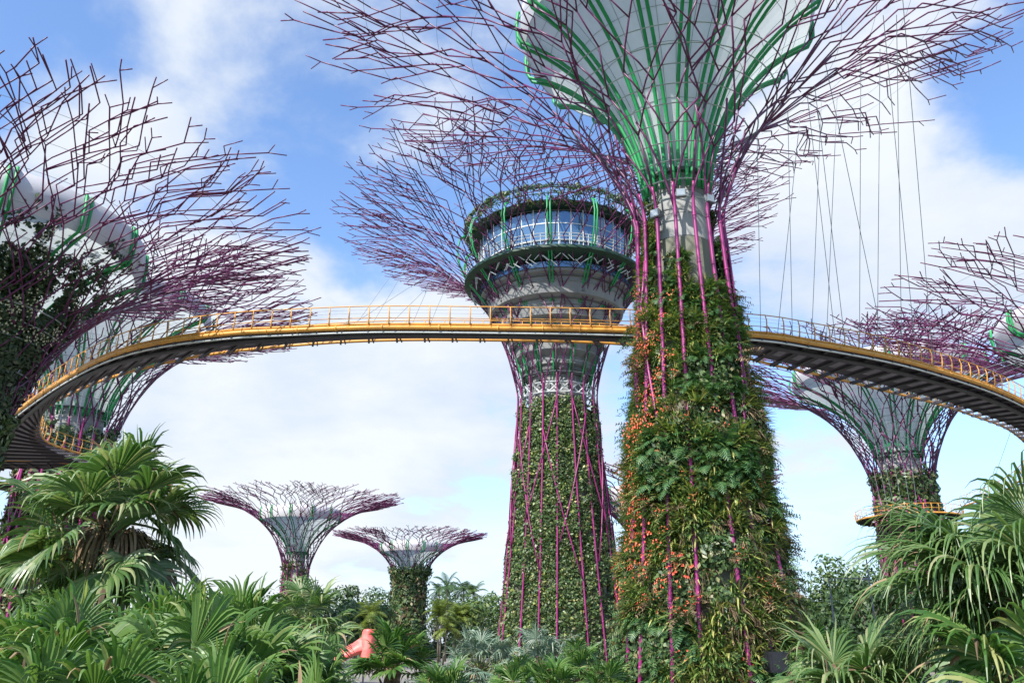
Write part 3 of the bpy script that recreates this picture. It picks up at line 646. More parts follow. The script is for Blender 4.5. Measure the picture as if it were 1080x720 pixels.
# ------------------------------------------------------------------ sky bridge
def catmull(P, n):
    P = np.array(P, float); P = np.vstack([2 * P[0] - P[1], P, 2 * P[-1] - P[-2]]); out = []
    m = len(P) - 3
    for u in np.linspace(0, m - 1e-6, n):
        i = int(u); f = u - i; a, b, c, d = P[i:i + 4]
        out.append(.5 * (2 * b + (c - a) * f + (2 * a - 5 * b + 4 * c - d) * f * f + (3 * b - a - 3 * c + d) * f ** 3))
    return np.array(out)
def resample(P, step):
    d = np.concatenate([[0], np.cumsum(np.linalg.norm(np.diff(P, axis=0), axis=1))]); n = max(2, int(d[-1] / step)); t = np.linspace(0, d[-1], n + 1)
    return np.stack([np.interp(t, d, P[:, k]) for k in range(P.shape[1])], 1)
def bridge():
    ZD = 22.0
    br = thing('sky_bridge', 'long curved yellow railed walkway hung high between the tower trees', 'bridge', (0, 52, ZD))
    O = np.array([0, 52, ZD])
    near = [(-66, 97), (-62, 92.5), (-56.5, 86.3), (-49.7, 78.5), (-42.5, 70.4), (-35.4, 63.0), (-29.6, 57.7), (-24.6, 54.7), (-19.4, 53.0), (-15.4, 52.4), (-8.9, 51.8), (0, 52.0), (6.4, 52.3), (16.2, 53.2), (21.4, 55.0), (28.1, 58.1), (34.1, 61.8), (40.1, 66.1), (46, 71.2),
            (54, 79.0), (63, 90), (70, 104), (73, 117), (73.5, 128)]
    far = [(-46.5, 97), (-46.8, 93.5), (-48.2, 89), (-48.4, 84.5), (-46.0, 78.8), (-41.8, 72.0), (-36.3, 66.5), (-30.6, 62.0), (-23.5, 57.9), (-17, 55.7), (-9.2, 54.3), (0, 54.3), (7.5, 55.0), (15.5, 57.2), (20, 59.8), (25.6, 63.0), (31, 66.4), (37, 70.2), (42.3, 74.2),
           (49.6, 80.5), (58.5, 92), (65, 105.5), (68, 117), (68.8, 128)]
    n = 700
    A = catmull(near, n); B = catmull(far, n); z = np.zeros((n, 1))
    A = np.hstack([A, z]) - [0, 52, 0]; B = np.hstack([B, z]) - [0, 52, 0]
    idx = np.arange(0, n, 4); lerp = lambda f, k: A[k] * (1 - f) + B[k] * f
    def strip(f0, f1, z0, z1, name, m):
        mb = MB(); V = []
        for k in idx:
            a, b = lerp(f0, k), lerp(f1, k); V += [a + [0, 0, z0], b + [0, 0, z0], b + [0, 0, z1], a + [0, 0, z1]]
        q = []
        for i in range(len(idx) - 1):
            for j in range(4): q.append((i * 4 + j, i * 4 + (j + 1) % 4, i * 4 + 4 + (j + 1) % 4, i * 4 + 4 + j))
        mb.add(V, q); return mb.build(name, m, br)
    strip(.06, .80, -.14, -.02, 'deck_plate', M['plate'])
    # edge beams
    mb = MB(); mb.tube(A[::3] + [0, 0, -.05], .17, 8); mb.tube(A[::3] + [0, 0, .2], .08, 6)
    for k in range(6, n - 6, 13): mb.tube(A[[k - 1, k]] * .5 + A[[k, k]] * .5 + [0, 0, -.05], .2, 8)
    mb.build('edge_beam', M['yellow'], br, True)
    mb = MB(); mb.tube(B[::3] + [0, 0, -.05], .11, 8); mb.build('edge_beam', M['yellow'], br, True)
    mb = MB(); mb.tube(lerp(.03, slice(0, n, 3)) + [0, 0, -.36], .07, 6); mb.build('service_pipe', M['white'], br, True)
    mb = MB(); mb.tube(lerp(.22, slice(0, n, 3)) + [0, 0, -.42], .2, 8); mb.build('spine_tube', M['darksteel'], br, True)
    # floor beams and grilles under the deck, evenly spaced along the walk
    mid = resample(np.hstack([A, B, np.arange(n)[:, None]]), 1.0); C0 = (A + B) / 2
    d = np.concatenate([[0], np.cumsum(np.linalg.norm(np.diff(C0, axis=0), axis=1))]); total = d[-1]
    at = lambda s: (np.array([np.interp(s, d, A[:, k]) for k in range(3)]), np.array([np.interp(s, d, B[:, k]) for k in range(3)]))
    nb = 100
    for i in range(nb):
        s = (i + .5) * total / nb; a, b = at(s); mb = MB(); u = (b - a) / np.linalg.norm(b - a)
        mb.beam(a + [0, 0, -.26], b + [0, 0, -.16], .13, .2); mb.beam(a + [0, 0, -.22] , at(min(total, s + .32))[1] + [0, 0, -.2], .08, .1)
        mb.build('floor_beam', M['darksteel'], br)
    for i in range(nb):
        mb = MB(); a, b = at((i + .85) * total / nb); a2, b2 = at(min(total, (i + 1.25) * total / nb))
        p = lambda f, q: (a if q == 0 else a2) * (1 - f) + (b if q == 0 else b2) * f + np.array([0, 0, -.165])
        mb.add([p(.32, 0), p(.62, 0), p(.62, 1), p(.32, 1)], [(0, 1, 2, 3)]); mb.build('floor_grille', M['grille'], br)
    # railings: posts that bow outward
    def rail(P, other, name_step, h, lean):
        d_ = np.concatenate([[0], np.cumsum(np.linalg.norm(np.diff(P, axis=0), axis=1))]); tot = d_[-1]; m = int(tot / name_step); res = []
        for i in range(m + 1):
            s = i * tot / m; p = np.array([np.interp(s, d_, P[:, k]) for k in range(3)]); o = np.array([np.interp(s, d_, other[:, k]) for k in range(3)])
            out = p - o; out /= np.linalg.norm(out); res.append((p, out))
        return res
    posts_n = rail(A, B, 1.36, 1.4, .2); posts_f = rail(B, A, 1.36, 1.3, .2)
    def post_curve(p, out, h=1.45): return np.array([p + out * .05 + [0, 0, 0], p + out * .16 + [0, 0, h * .35], p + out * .22 + [0, 0, h * .7], p + out * .12 + [0, 0, h]])
    shown = 0; rest = MB(); cam_l = -O + np.array([0, 0, 2])
    allp = [(np.linalg.norm(p - cam_l), p, o) for p, o in posts_n + posts_f]; order = sorted(range(len(allp)), key=lambda i: allp[i][0] + (14 if i >= len(posts_n) else 0)); first = set(order[:100])
    for i, (_, p, o) in enumerate(allp):
        c = post_curve(p, o)
        if i in first: mb = MB(); mb.tube(c, [.055, .05, .045, .035], 5); mb.box(p + o * .06, (.2, .2, .12)); mb.build('railing_post', M['yellow'], br, True)
        else: rest.tube(c, [.055, .05, .045, .035], 5)
    tag(rest.build('far_railing_posts', M['yellow'], br, True), kind='stuff')
    for posts in (posts_n, posts_f):
        mb = MB(); mb.tube([post_curve(p, o)[3] for p, o in posts], .04, 5); mb.build('handrail', M['yellow'], br, True)
        mb = MB(); mb.tube([p + o * .05 + [0, 0, .62] for p, o in posts], .03, 4); mb.build('mid_rail', M['yellow'], br)
        for hh in (.25, .9, 1.15):
            mb = MB(); mb.tube([p + o * .2 + [0, 0, hh] for p, o in posts], .008, 3); mb.build('rail_wire', M['wire'], br)
    # ring gallery round the left tower and round the far right tower
    for (cx, cy, r0, r1) in ((-58, 107, 8.6, 13.0), (67, 142, 5.9, 8.2)):
        c = np.array([cx, cy - 52, 0]); mb = MB(); mb.lathe([(r0, -.13), (r1, -.13), (r1, -.005), (r0, -.005), (r0, -.13)], 64, c=c); g = mb.build('ring_gallery', M['plate'], br)
        mb = MB(); a = np.linspace(0, 2 * PI, 97)
        for r, rr in ((r0, .1), (r1, .16)): mb.tube(np.stack([r * np.cos(a), r * np.sin(a), 0 * a - .02], 1) + c, rr, 6)
        for k in range(44):
            t = k * 2 * PI / 44; dd = np.array([math.cos(t), math.sin(t), 0])
            if cx < 0 and -2.6 < t - 2 * PI < -.2: continue
            mb.tube(post_curve(c + dd * r1, dd), .05, 5)
        if cx > 0: mb.tube(np.stack([(r1 + .12) * np.cos(a), (r1 + .12) * np.sin(a), 0 * a + 1.45], 1) + c, .045, 5); mb.tube(np.stack([(r1 + .1) * np.cos(a), (r1 + .1) * np.sin(a), 0 * a + .75], 1) + c, .035, 5)
        mb.build('gallery_railing', M['yellow'], g, True)
        mb = MB()
        for k in range(36):
            t = k * 2 * PI / 36; dd = np.array([math.cos(t), math.sin(t), 0]); mb.beam(c + dd * (r0 + .05) + [0, 0, -.24], c + dd * (r1 - .1) + [0, 0, -.24], .14, .2)
        mb.build('gallery_beam', M['darksteel'], g)
    # hanger cables up to the crowns
    def cable(s, side, top):
        a, b = at(s); p = a if side == 0 else b; mb = MB(); q = np.array(top) - O
        mb.tube([p + [0, 0, .1], q], .022, 4); mb.build('cable', M['cable'], br)
    def s_at_x(x):
        best = None
        for s in np.linspace(total * .1, total * .97, 400):
            a, b = at(s); w = a + O; zc = w[1] * CP + (w[2] - 2) * SP; px = 540 + CF * w[0] / zc
            if best is None or abs(px - x) < best[0]: best = (abs(px - x), s)
        return best[1]
    crng = random.Random(6)
    def crown_pt(pf, cx, cy, deg, f): return pf.p(R_(deg), pf.len * f) + np.array([cx, cy, 0])
    for k, x0 in enumerate((800, 818, 838, 856, 872, 880, 893, 905, 925, 935, 950, 968, 985)):
        cable(s_at_x(x0), 0, crown_pt(pfm, 10.4, 46, 38 - k * 5.0 + crng.uniform(-4, 4), crng.choice((.52, .66, .70))))
    for k, x0 in enumerate((350, 362, 380, 398, 428, 445)): cable(s_at_x(x0), 1, crown_pt(pf2, 5, 88, 196 + k * 9, crng.choice((.6, .75))))
    for k, dg in enumerate((-75, -68, -60, -52, -45, -38)):
        for (cx, cy, r1, pf, sg) in ((-58, 107, 13.0, pf4, 1), (67, 142, 8.2, pf5, -1)):
            q1 = np.array([cx, cy - 52, 0]) + np.array([sg * r1 * math.cos(R_(dg)), r1 * math.sin(R_(dg)), 0]); t_ = R_(dg) if sg > 0 else PI - R_(dg)
            mb = MB(); mb.tube([q1, pf.p(t_, pf.len * crng.choice((.42, .5, .56))) + np.array([cx, cy, 0]) - O], .026, 4); mb.build('cable', M['cable'], br)
    for k, x0 in enumerate((1020, 1035, 1050, 1065, 1078)): cable(s_at_x(x0), 1, crown_pt(pf6, 65, 80, 190 - k * 14, .5))
    # small orange-red signal lamp box hung on the rail
    mb = MB(); p = posts_n[len(posts_n) // 2 - 12][0]; mb.box(p + [0, -.1, .5], (.28, .14, .22)); mb.box(p + [0, -.1, .64], (.34, .2, .05)); mb.build('control_box', M['darksteel'], br)
bridge()

# ------------------------------------------------------------------ fan palms
def fan_frond(mb, base, az, el, Lp, Rb, rng, nseg=34, span=135, droop=1.6, split=.5, rows=7, sag=.25, roll=0, face=0.0, rigid=.0):
    """one fan leaf: curved stalk (material 1) and pleated blade of drooping fingers (material 0)"""
    d = np.array([math.cos(az) * math.cos(el), math.sin(az) * math.cos(el), math.sin(el)]); dn = np.array([0, 0, -1.0]); p = np.array(base, float); P = [p.copy()]
    for k in range(6):
        d = d + dn * sag * (k + 1) / 18; d /= np.linalg.norm(d); p = p + d * Lp / 6; P.append(p.copy())
    mb.tube(P, np.linspace(.028, .014, 7) * (Rb / .9), 5, mat=1)
    H = p; s = np.cross(d, [0, 0, 1.0]); s /= max(np.linalg.norm(s), .05); nrm = np.cross(s, d)
    if roll: c_, s_ = math.cos(roll), math.sin(roll); s, nrm = s * c_ + nrm * s_, nrm * c_ - s * s_
    if face:                                # tilt the blade back against the stalk
        c_, s_ = math.cos(face), math.sin(face); d, nrm = d * c_ + nrm * s_, nrm * c_ - d * s_
    dphi = R_(2 * span) / nseg; V = []; Q = []; q = np.linspace(0, 1, rows)
    QD = []; dr0 = droop * rng.uniform(.7, 1.3); twist = rng.uniform(-.25, .25)
    for i in range(nseg):
        if rng.random() < .03: continue
        phi = -R_(span) + (i + .5) * dphi; sd = math.cos(phi) * d + math.sin(phi) * s + nrm * (.18 * abs(math.sin(phi)) - .04 + twist * math.sin(phi)); sd /= np.linalg.norm(sd)
        across = -math.sin(phi) * d + math.cos(phi) * s
        L = Rb * (.80 + .20 * math.cos(phi * .9)) * rng.uniform(.84, 1.1); pos = H.copy(); cur = sd.copy(); dr = dr0 * rng.uniform(.45, 1.6); base_i = len(V)
        lat = rng.uniform(-.35, .35); sp = split * rng.uniform(.8, 1.12); dead = rng.random() < .045
        for k in range(rows):
            f = q[k]
            if k > 0:
                g = max(0, f - sp * .8) / (1 - sp * .8)
                cur = cur + dn * dr * g * (1.0 / (rows - 1)) * 2.4 + across * lat * g * .4 + dn * .02 * (1 - rigid); cur /= np.linalg.norm(cur); pos = pos + cur * L / (rows - 1)
            wid = dphi * f * L * .52 if f <= sp else dphi * sp * L * .50 * (1 - ((f - sp) / (1 - sp)) ** .9 * .95)
            wid = max(wid, .003); up = nrm * wid * .75
            a2 = across - cur * across.dot(cur); a2 /= max(np.linalg.norm(a2), .1)
            V += [pos - a2 * wid - up * .4, pos + up * .6, pos + a2 * wid - up * .4]
        for k in range(rows - 1):
            b = base_i + k * 3; (QD if dead and k >= rows // 2 else Q).extend([(b, b + 1, b + 4, b + 3), (b + 1, b + 2, b + 5, b + 4)])
    n0 = len(V); mb.add(V, Q)
    if QD: mb.add(V, QD, mat=2)
def palm_trunk(root, x, y, z0, z1, r, rng, mat_='palmbark'):
    mb = MB(); n = max(4, int((z1 - z0) / .12)); prof = []
    for k in range(n + 1):
        z = z0 + (z1 - z0) * k / n; prof.append((r * (1.15 - .2 * k / n) * (1.08 if k % 2 else .94), z))
    mb.lathe(prof, 12, c=(x, y, 0))
    for k in range(34):                     # old leaf bases
        a = rng.uniform(0, 2 * PI); z = z0 + (z1 - z0) * rng.uniform(.35, 1); d = np.array([math.cos(a), math.sin(a), 0]); mb.beam(np.array([x, y, z]) + d * r * .8, np.array([x, y, z + .28]) + d * r * 1.7, .07, .03)
    return mb.build('trunk', M[mat_], root)
def fan_palm(label, loc, crown_z, n, Lp, Rb, seed, mat_='palm', group='fan palms in the foreground', elmin=-35, elmax=78, droop=1.6, nseg=34, trunk_r=.16, dead=0, split=.5, fronds=None, name='fan_palm', sag=.25, rows=7, span=135, rigid=0):
    rng = random.Random(seed); root = thing(name, label, 'palm', (loc[0], loc[1], GZ), group); ch = crown_z - GZ
    palm_trunk(root, 0, 0, 0, ch + .1, trunk_r, rng)
    lst = list(fronds or [])
    for i in range(n):
        f = (i + .5) / n; el = elmin + (elmax - elmin) * (1 - f ** .8) ; lst.append((i * 137.5 + rng.uniform(-18, 18), el + rng.uniform(-8, 8), Lp * rng.uniform(.75, 1.15), Rb * rng.uniform(.85, 1.1), rng.uniform(-.5, .5), rng.uniform(-.3, .5)))
    for az, el, lp, rb, roll, face in lst:
        mb = MB(); fan_frond(mb, (0, 0, ch + rng.uniform(-.15, .12)), R_(az), R_(el), lp, rb, rng, nseg=nseg, droop=droop, split=split, roll=roll, face=face, sag=sag, rows=rows, span=span, rigid=rigid)
        mb.build('frond', [M[mat_], M['petiole'], M['dry']], root)
    for i in range(dead):
        mb = MB(); a = rng.uniform(0, 2 * PI); d = np.array([math.cos(a), math.sin(a), 0]); b = np.array([0, 0, ch - rng.uniform(.0, .5)])
        for k in range(16):
            strap(mb, d + np.array([rng.uniform(-.5, .5), rng.uniform(-.5, .5), rng.uniform(-.2, .5)]), rng.uniform(.4, .95), .04, rng.uniform(2, 4), 5, down=np.array([0, 0, -1.0]), base=b + d * .3)
        mb.build('dead_frond', M['dry'], root)
    return root
def loc_px(x, y, Y): p = at_depth(x, y, Y); return (p[0], p[1]), p[2]

# big palm on the left
(l, cz) = loc_px(118, 556, 13.0)
fan_palm('tall shaggy fan palm at left with brown dead leaves hanging below its crown', l, cz, 30, .95, .98, 3, dead=22, trunk_r=.17, droop=1.7, elmin=-60, elmax=70, nseg=38, rows=8, split=.62, fronds=[(-95, 70, .75, .95, .1, .9), (-60, 62, .8, .9, -.2, .8), (-125, 58, .8, .9, .2, .8), (60, 60, .8, .9, 0, .3), (-90, 20, .9, .95, .1, .7), (-150, 25, 1.0, 1.0, .2, .5), (-30, 25, 1.0, 1.0, -.2, .5)])
# big palm on the right
(l, cz) = loc_px(1064, 607, 7.6)
fan_palm('big drooping fan palm at right with long pale leaf fingers', l, cz, 20, .45, .95, 8, trunk_r=.14, droop=1.9, elmin=-35, elmax=60, nseg=54, split=.46, rows=10,
         fronds=[(-170, 35, .45, 1.0, .2, .3), (160, 45, .5, 1.0, -.2, .2), (-140, 15, .6, 1.05, .2, .3), (175, 5, .6, 1.05, 0, .2), (-100, 30, .6, 1.0, 0, .4), (20, 70, .6, 1.05, 0, 0), (-60, 65, .6, 1.0, 0, .2), (150, 25, .6, 1.0, .4, .1)])
(l, cz) = loc_px(900, 735, 8.5)
fan_palm('low fan palm arching in at the foot of the big right palm', l, cz, 14, .4, .72, 15, mat_='palm', droop=1.9, elmin=5, elmax=75, trunk_r=.1, nseg=38, rows=8)
(l, cz) = loc_px(1085, 735, 6.8)
fan_palm('low fan palm in the bottom right corner', l, cz, 12, .4, .75, 16, mat_='palmdark', droop=1.5, elmin=0, elmax=80, trunk_r=.1, nseg=28, rows=8)

# understorey of low upright fan palms on the left
low_a = [(14, 742, 9.0), (72, 748, 8.4), (140, 742, 9.4), (205, 745, 8.6), (262, 752, 9.0), (318, 768, 9.6), (110, 800, 7.2), (25, 805, 7.0), (225, 800, 7.2), (312, 815, 7.6), (170, 705, 11.5), (246, 712, 11.0), (52, 706, 11.5)]
low_l = ['low fan palm by the left frame edge, behind the corner clump', 'low fan palm with stiff fingers in front of the shaggy palm trunk', 'low fan palm just under the dead brown leaves', 'low fan palm with broad bright fans at bottom left centre',
         'low fan palm beside the broad bright fans, leaning right', 'low fan palm at the right end of the bottom left thicket', 'small low fan palm at the very bottom under the shaggy palm', 'small low fan palm in the bottom left corner', 'small low fan palm at the very bottom left centre',
         'small low fan palm at bottom edge where the thicket ends', 'low fan palm at the rear of the thicket, right of the shaggy trunk', 'low fan palm at the rear right of the thicket, against the sky', 'low fan palm at the rear left of the thicket']
protos = []
for i, (x, y, Y) in enumerate(low_a):
    (l, cz) = loc_px(x, y, Y)
    if i < 4:
        protos.append((fan_palm(low_l[i], l, cz, 15, .5, .66, 100 + i, mat_='palmdark', group='low fan palms of the thicket', droop=2.2, elmin=15, elmax=86, trunk_r=.09, nseg=40, split=.68, sag=.15, rigid=1, rows=9), cz))
    else:
        pr, pz = protos[i % 4]; sc = (cz - GZ) / (pz - GZ)
        copy_tree(pr, (l[0], l[1], GZ), i * 1.9, low_l[i], 'low fan palms of the thicket', sc)
# young yellow spear leaves
def spear(x, y, Y, h, label):
    p = at_depth(x, y, Y); root = thing('spear_leaf_shoot', label, 'plant', (p[0], p[1], GZ), 'spear shoots in the thicket'); rng = random.Random(int(x)); z0 = p[2] - GZ
    for k in range(7):
        mb = MB(); strap(mb, (rng.uniform(-.12, .12), rng.uniform(-.1, .1), 1), h * rng.uniform(.75, 1.05), .045, rng.uniform(.0, .25), 6, down=np.array([rng.uniform(-1, 1), 0, -.3]), base=(rng.uniform(-.04, .04), rng.uniform(-.04, .04), z0 - h * .6)); mb.build('leaf', M['leafyellow'], root)
    mb = MB(); mb.tube([(0, 0, 0), (.01, 0, (z0 - h * .5) * .5), (0, 0, z0 - h * .5)], [.05, .04, .03], 6); mb.build('stem', M['petiole'], root)
spear(88, 640, 10.2, .75, 'yellow green spear shoot in front of the shaggy palm'); spear(205, 640, 9.3, .8, 'tall thin yellow spear shoot standing right of the shaggy palm')

# middle distance palms
(l, cz) = loc_px(322, 662, 24)
fan_palm('mid distance fan palm in front of the left small tower tree', l, cz, 22, .9, .85, 41, mat_='palm', group='fan palms of the middle ground', droop=1.2, elmin=-30, elmax=80, nseg=22, rows=6)
(l, cz) = loc_px(414, 704, 18)
pA = fan_palm('dense dark fan palm bush below the red shell', l, cz, 26, .55, .55, 42, mat_='palmdark', group='fan palms of the middle ground', droop=.6, elmin=-5, elmax=85, nseg=20, rows=5, split=.6)
copy_tree(pA, (l[0] - 1.9, l[1] - 2.5, GZ), 2.2, 'dark fan palm bush left of the one below the red shell', None, .72)
(l, cz) = loc_px(506, 712, 26)
pS = fan_palm('left silver green fan palm at the foot of the ivy tower', l, cz, 50, .95, .62, 43, mat_='silver', group='silver palms at the foot of the tower', droop=1.3, elmin=-10, elmax=85, nseg=24, rows=5, split=.45)
(l2, cz2) = loc_px(572, 722, 27)
copy_tree(pS, (l2[0], l2[1], GZ), 1.3, 'right silver green fan palm at the foot of the ivy tower', None, 1.02)
(l2, cz2) = loc_px(462, 728, 21)
copy_tree(pS, (l2[0], l2[1], GZ), 2.9, 'lowest silver green palm beside the dark fan palm bush', None, .75)
(l2, cz2) = loc_px(875, 712, 20)
copy_tree(pA, (l2[0], l2[1], GZ), .7, 'dark fan palm bush right of the flowered trunk', None, 1.0)
(l2, cz2) = loc_px(612, 745, 24)
copy_tree(pA, (l2[0], l2[1], GZ), 1.7, 'dark low palm between the two planted trunks', None, .9)

for px, py, Y, rz, lab in ((640, 738, 19, .4, 'small dark low palm at the foot of the flowered trunk'), (545, 748, 20, 2.6, 'small dark low palm below the silver palms'), (470, 752, 16, 4.0, 'small dark low palm at the bottom edge left of the silver palms'), (585, 752, 17, 5.0, 'small dark low palm at the bottom edge right of the silver palms')):
    (l2, cz2) = loc_px(px, py, Y); copy_tree(pA, (l2[0], l2[1], GZ), rz, lab, None, .8)
# ------------------------------------------------------------------ far trees
def broad_tree(label, x, Y, h, wd, seed, mat_, leaf=.55, n=2600):
    rng = random.Random(seed); p = at_depth(x, 680, Y); root = thing('broadleaf_tree', label, 'tree', (p[0], Y, GZ), 'trees beyond the lawn')
    t = MB(); t.tube([(0, 0, 0), (.1, 0, h * .3), (rng.uniform(-.4, .4), 0, h * .6)], [.35, .25, .12], 8); cl = []
    for k in range(16):
        a = rng.uniform(0, 2 * PI); rr = wd * .5 * math.sqrt(rng.random()); f = rng.uniform(.35, .95); rad = wd * rng.uniform(.13, .24); rr *= math.sqrt(max(.1, 1 - ((f - .5) / .6) ** 2)); c = np.array([rr * math.cos(a), rr * math.sin(a), h * f - rad * .2]); cl.append((c, rad))
        t.tube([(0, 0, h * .28), c * np.array([.5, .5, .75]), c], [.13, .09, .04], 5)
    t.build('trunk', M['bark'], root, True)
    m = MB()
    for i in range(n):
        c, rad = rng.choice(cl); v = np.array([rng.gauss(0, 1), rng.gauss(0, 1), rng.gauss(0, 1) + .25]); v /= np.linalg.norm(v); q = c + v * rad * rng.uniform(.55, 1.12) * np.array([1.15, 1.15, .8])
        nn = v + np.array([rng.uniform(-.8, .8), rng.uniform(-.8, .8), rng.uniform(-.2, 1.1)]); nn /= np.linalg.norm(nn); a = np.cross(nn, [rng.uniform(-1, 1), rng.uniform(-1, 1), .3]); a /= max(np.linalg.norm(a), .1); b = np.cross(nn, a); s = leaf * rng.uniform(.5, 1)
        m.add([q - a * s, q - b * s * .5, q + a * s, q + b * s * .5], [(0, 1, 2, 3)])
    m.build('crown', M[mat_], root); return root
def feather_palm(label, x, Y, h, L, seed, mat_, stems=1):
    rng = random.Random(seed); p = at_depth(x, 680, Y); root = thing('feather_palm', label, 'palm', (p[0], Y, GZ), 'feather palms beyond the lawn')
    for sidx in range(stems):
        ox, oy = (0, 0) if stems == 1 else (rng.uniform(-1.3, 1.3), rng.uniform(-1, 1)); hh = h * (1 if sidx == 0 else rng.uniform(.6, .95))
        t = MB(); t.tube([(ox * .5, oy * .5, 0), (ox * .8, oy * .8, hh * .5), (ox, oy, hh)], [.2, .15, .11], 7); t.build('trunk', M['bark'], root, True)
        for k in range(13):
            mb = MB(); az = k * 2.4 + rng.uniform(-.3, .3); el = R_(rng.uniform(-10, 75)); d = np.array([math.cos(az) * math.cos(el), math.sin(az) * math.cos(el), math.sin(el)]); pos = np.array([ox, oy, hh]); P = [pos]; n = 9
            for j in range(n):
                d = d + np.array([0, 0, -.22]) * (j + 1) / n * 1.4; d /= np.linalg.norm(d); q = pos + d * L / n; s = np.cross(d, [0, 0, 1]); s /= max(np.linalg.norm(s), .1); l = L * .24 * math.sin(PI * (j + .8) / (n + .6)) + .08
                for sg in (-1, 1):
                    for f in (.0, .5):
                        b = pos + (q - pos) * f; tip = b + sg * s * l + d * l * .5 + np.array([0, 0, -.35 * l]); w = d * L / n * .22; mb.add([b - w, b + w, tip + w * .3, tip - w * .3], [(0, 1, 2, 3)])
                pos = q; P.append(pos)
            mb.tube(P, .035, 4); mb.build('frond', M[mat_], root)
    return root
BT = [(352, 150, 9, 12, 'leafdark', 'dark rounded tree behind the palms, left of the creeper trunk'), (374, 170, 13, 12, 'leafdark', 'dark tall tree above the red shell'), (400, 238, 17, 15, 'leafdark', 'dark tree left of the creeper wrapped trunk'), (388, 140, 8, 9, 'leafmid', 'paler bush just behind the red shell'),
      (458, 240, 16, 15, 'leafdark', 'dark tree behind the yellow palms, right of the creeper trunk'), (478, 200, 15, 15, 'leafdark', 'tall dark tree under the cloud right of the creeper trunk'), (505, 150, 10, 14, 'leafmid', 'light green spreading tree beside the ivy tower'), (525, 160, 12, 13, 'leafmid', 'light green tree touching the ivy tower'),
      (280, 170, 11, 14, 'leafdark', 'dark tree seen through the thicket at left'), (850, 150, 11, 11, 'leafdark', 'dark tree right of the flowered trunk'), (868, 120, 9, 10, 'leafmid', 'pale olive tree right of the flowered trunk'), (895, 135, 15, 14, 'leafmid', 'tall olive tree under the street lamp arms'), (915, 110, 10, 12, 'leafdark', 'dark tree half behind the big right palm'),
      (640, 170, 12, 12, 'leafdark', 'dark tree in the gap between the planted trunks'), (845, 105, 6, 8, 'leafmid', 'small pale tree low beside the flowered trunk'), (960, 140, 14, 16, 'leafdark', 'dark tree behind the big right palm crown'), (1040, 130, 13, 16, 'leafmid', 'light tree far behind the right edge palms')]
for i, (x, Y, h, wd, m_, lab) in enumerate(BT): broad_tree(lab, x, Y, h + 1, wd, 200 + i, m_, leaf=.5)
FP = [(388, 128, 6.5, 3.0, 'leafyellow', 3, 'yellow green feather palm clump left of the creeper trunk'), (463, 140, 7.0, 3.0, 'leafyellow', 3, 'yellow green feather palm clump right of the creeper trunk'), (483, 145, 7.2, 3.0, 'leafyellow', 3, 'second yellow palm clump, nearer the ivy tower'),
      (470, 178, 13.5, 3.8, 'leafdark', 1, 'tall dark feather palm over the yellow clumps'), (488, 182, 13, 3.8, 'leafdark', 1, 'tall dark feather palm right of the tallest one'), (498, 176, 12, 3.6, 'leafmid', 1, 'tall feather palm nearest to the ivy tower'), (462, 185, 13, 3.6, 'leafdark', 1, 'tall feather palm just right of the creeper trunk'), (408, 236, 9, 3.4, 'leafyellow', 2, 'yellow palm half behind the creeper trunk')]
for i, (x, Y, h, L, m_, st, lab) in enumerate(FP): feather_palm(lab, x, Y, h + 1, L, 300 + i, m_, st)
# hedge row closing the lawn
def hedge():
    rng = random.Random(77); mb = MB()
    P = [packed(v_leafclump(s, 40, 1.1, (.25, .5), 1.0)) for s in range(6)]
    for i in range(1500):
        x = rng.uniform(-150, 170); y = 235 + rng.uniform(-6, 6) - abs(x) * .1; z = GZ + rng.random() ** 1.3 * 4.2
        place(mb, rng.choice(P), np.array([x, y, z]), rot_to((rng.uniform(-.3, .3), -1, .5), rng.uniform(0, 6)), rng.uniform(.8, 1.5))
    tag(mb.build('far_foliage', M['leafdark']), 'far off mass of dark green foliage along the horizon', 'foliage', kind='stuff')
hedge()

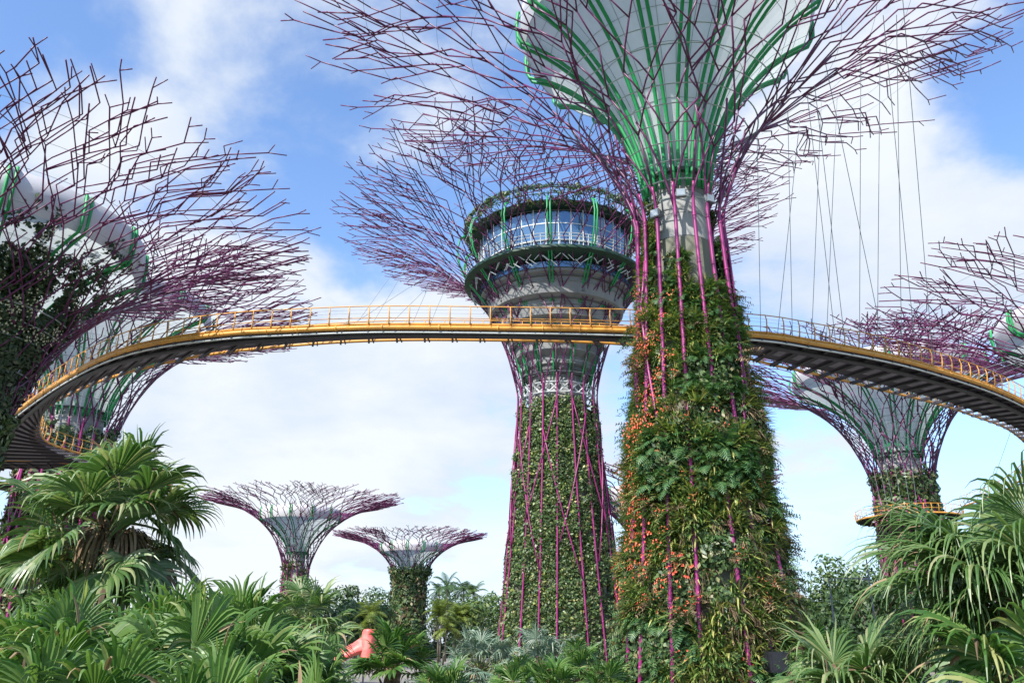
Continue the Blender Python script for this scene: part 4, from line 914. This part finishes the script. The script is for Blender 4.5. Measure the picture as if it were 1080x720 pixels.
# ------------------------------------------------------------------ red shell sculpture
def red_shell():
    p = at_depth(378, 690, 52); root = thing('shell_sculpture', 'salmon red curved shell sculpture rising out of the palms', 'sculpture', (p[0], p[1], GZ))
    top = at_depth(378, 660, 52)[2] - GZ
    mb = MB(); V = []; n, m = 14, 14            # hood: a curved upright sheet with a rounded top
    for i in range(n):
        f = i / (n - 1); z = top * (.50 + .46 * f); wd = .50 * (1 - max(0, f - .85) ** 2 * 6)
        for j in range(m):
            g = j / (m - 1) * 2 - 1; V.append((.62 + wd * math.sin(g * 1.45) + .04 * f, -.98 * math.cos(g * 1.45) + .15 * max(0, f - .6), z - .10 * g * g * max(0, f - .7) * 3))
    Q = [(i * m + j, i * m + j + 1, i * m + m + j + 1, i * m + m + j) for i in range(n - 1) for j in range(m - 1)]
    mb.add(V, Q); o = mb.build('hood', M['red'], root, True); so = o.modifiers.new('thick', 'SOLIDIFY'); so.thickness = .08
    mb = MB(); V = []; n, m = 12, 10            # skirt: a sheet sweeping down to the left
    for i in range(n):
        f = i / (n - 1); x = .75 - 1.95 * f; h = top * (.93 - .25 * f ** .9)
        for j in range(m):
            g = j / (m - 1) * 2 - 1; V.append((x + .12 * math.sin(g * 3), g * (.75 + .35 * f), h * (1 - .22 * g * g) + .05 * math.sin(f * 9 + g * 2)))
    Q = [(i * m + j, i * m + j + 1, i * m + m + j + 1, i * m + m + j) for i in range(n - 1) for j in range(m - 1)]
    mb.add(V, Q); o = mb.build('skirt', M['red'], root, True); so = o.modifiers.new('thick', 'SOLIDIFY'); so.thickness = .1
    mb = MB()
    for x, y in ((-.9, .2), (-.2, -.3), (.3, .3)): mb.tube([(x, y, 0), (x, y, top * .4)], .06, 6)
    mb.build('prop', M['pole'], root)
red_shell()
# ------------------------------------------------------------------ street lamps
def street_lamp(px, py, Y, arm, label):
    p = at_depth(px, py, Y); root = thing('street_lamp', label, 'street lamp', (p[0], p[1], GZ), 'street lamps right of the flowered trunk'); h = p[2] - GZ
    mb = MB(); mb.tube([(0, 0, 0), (0, 0, h * .6), (0, 0, h)], [.09, .075, .055], 8); mb.tube([(0, 0, 0), (0, 0, .4)], .14, 8); mb.build('pole', M['pole'], root, True)
    mb = MB(); mb.tube([(0, 0, h), (arm * .5, 0, h + .03), (arm, 0, h)], .05, 6); mb.build('arm', M['pole'], root, True)
    mb = MB(); mb.box((arm + .3, 0, h - .02), (.8, .3, .12)); mb.box((arm + .3, 0, h + .06), (.5, .22, .06)); mb.build('lamp_head', M['lampbody'], root)
street_lamp(874, 610, 70, 2.6, 'street lamp with long thin arm over the olive tree'); street_lamp(912, 578, 72, 1.6, 'taller street lamp half hidden by the big right palm')
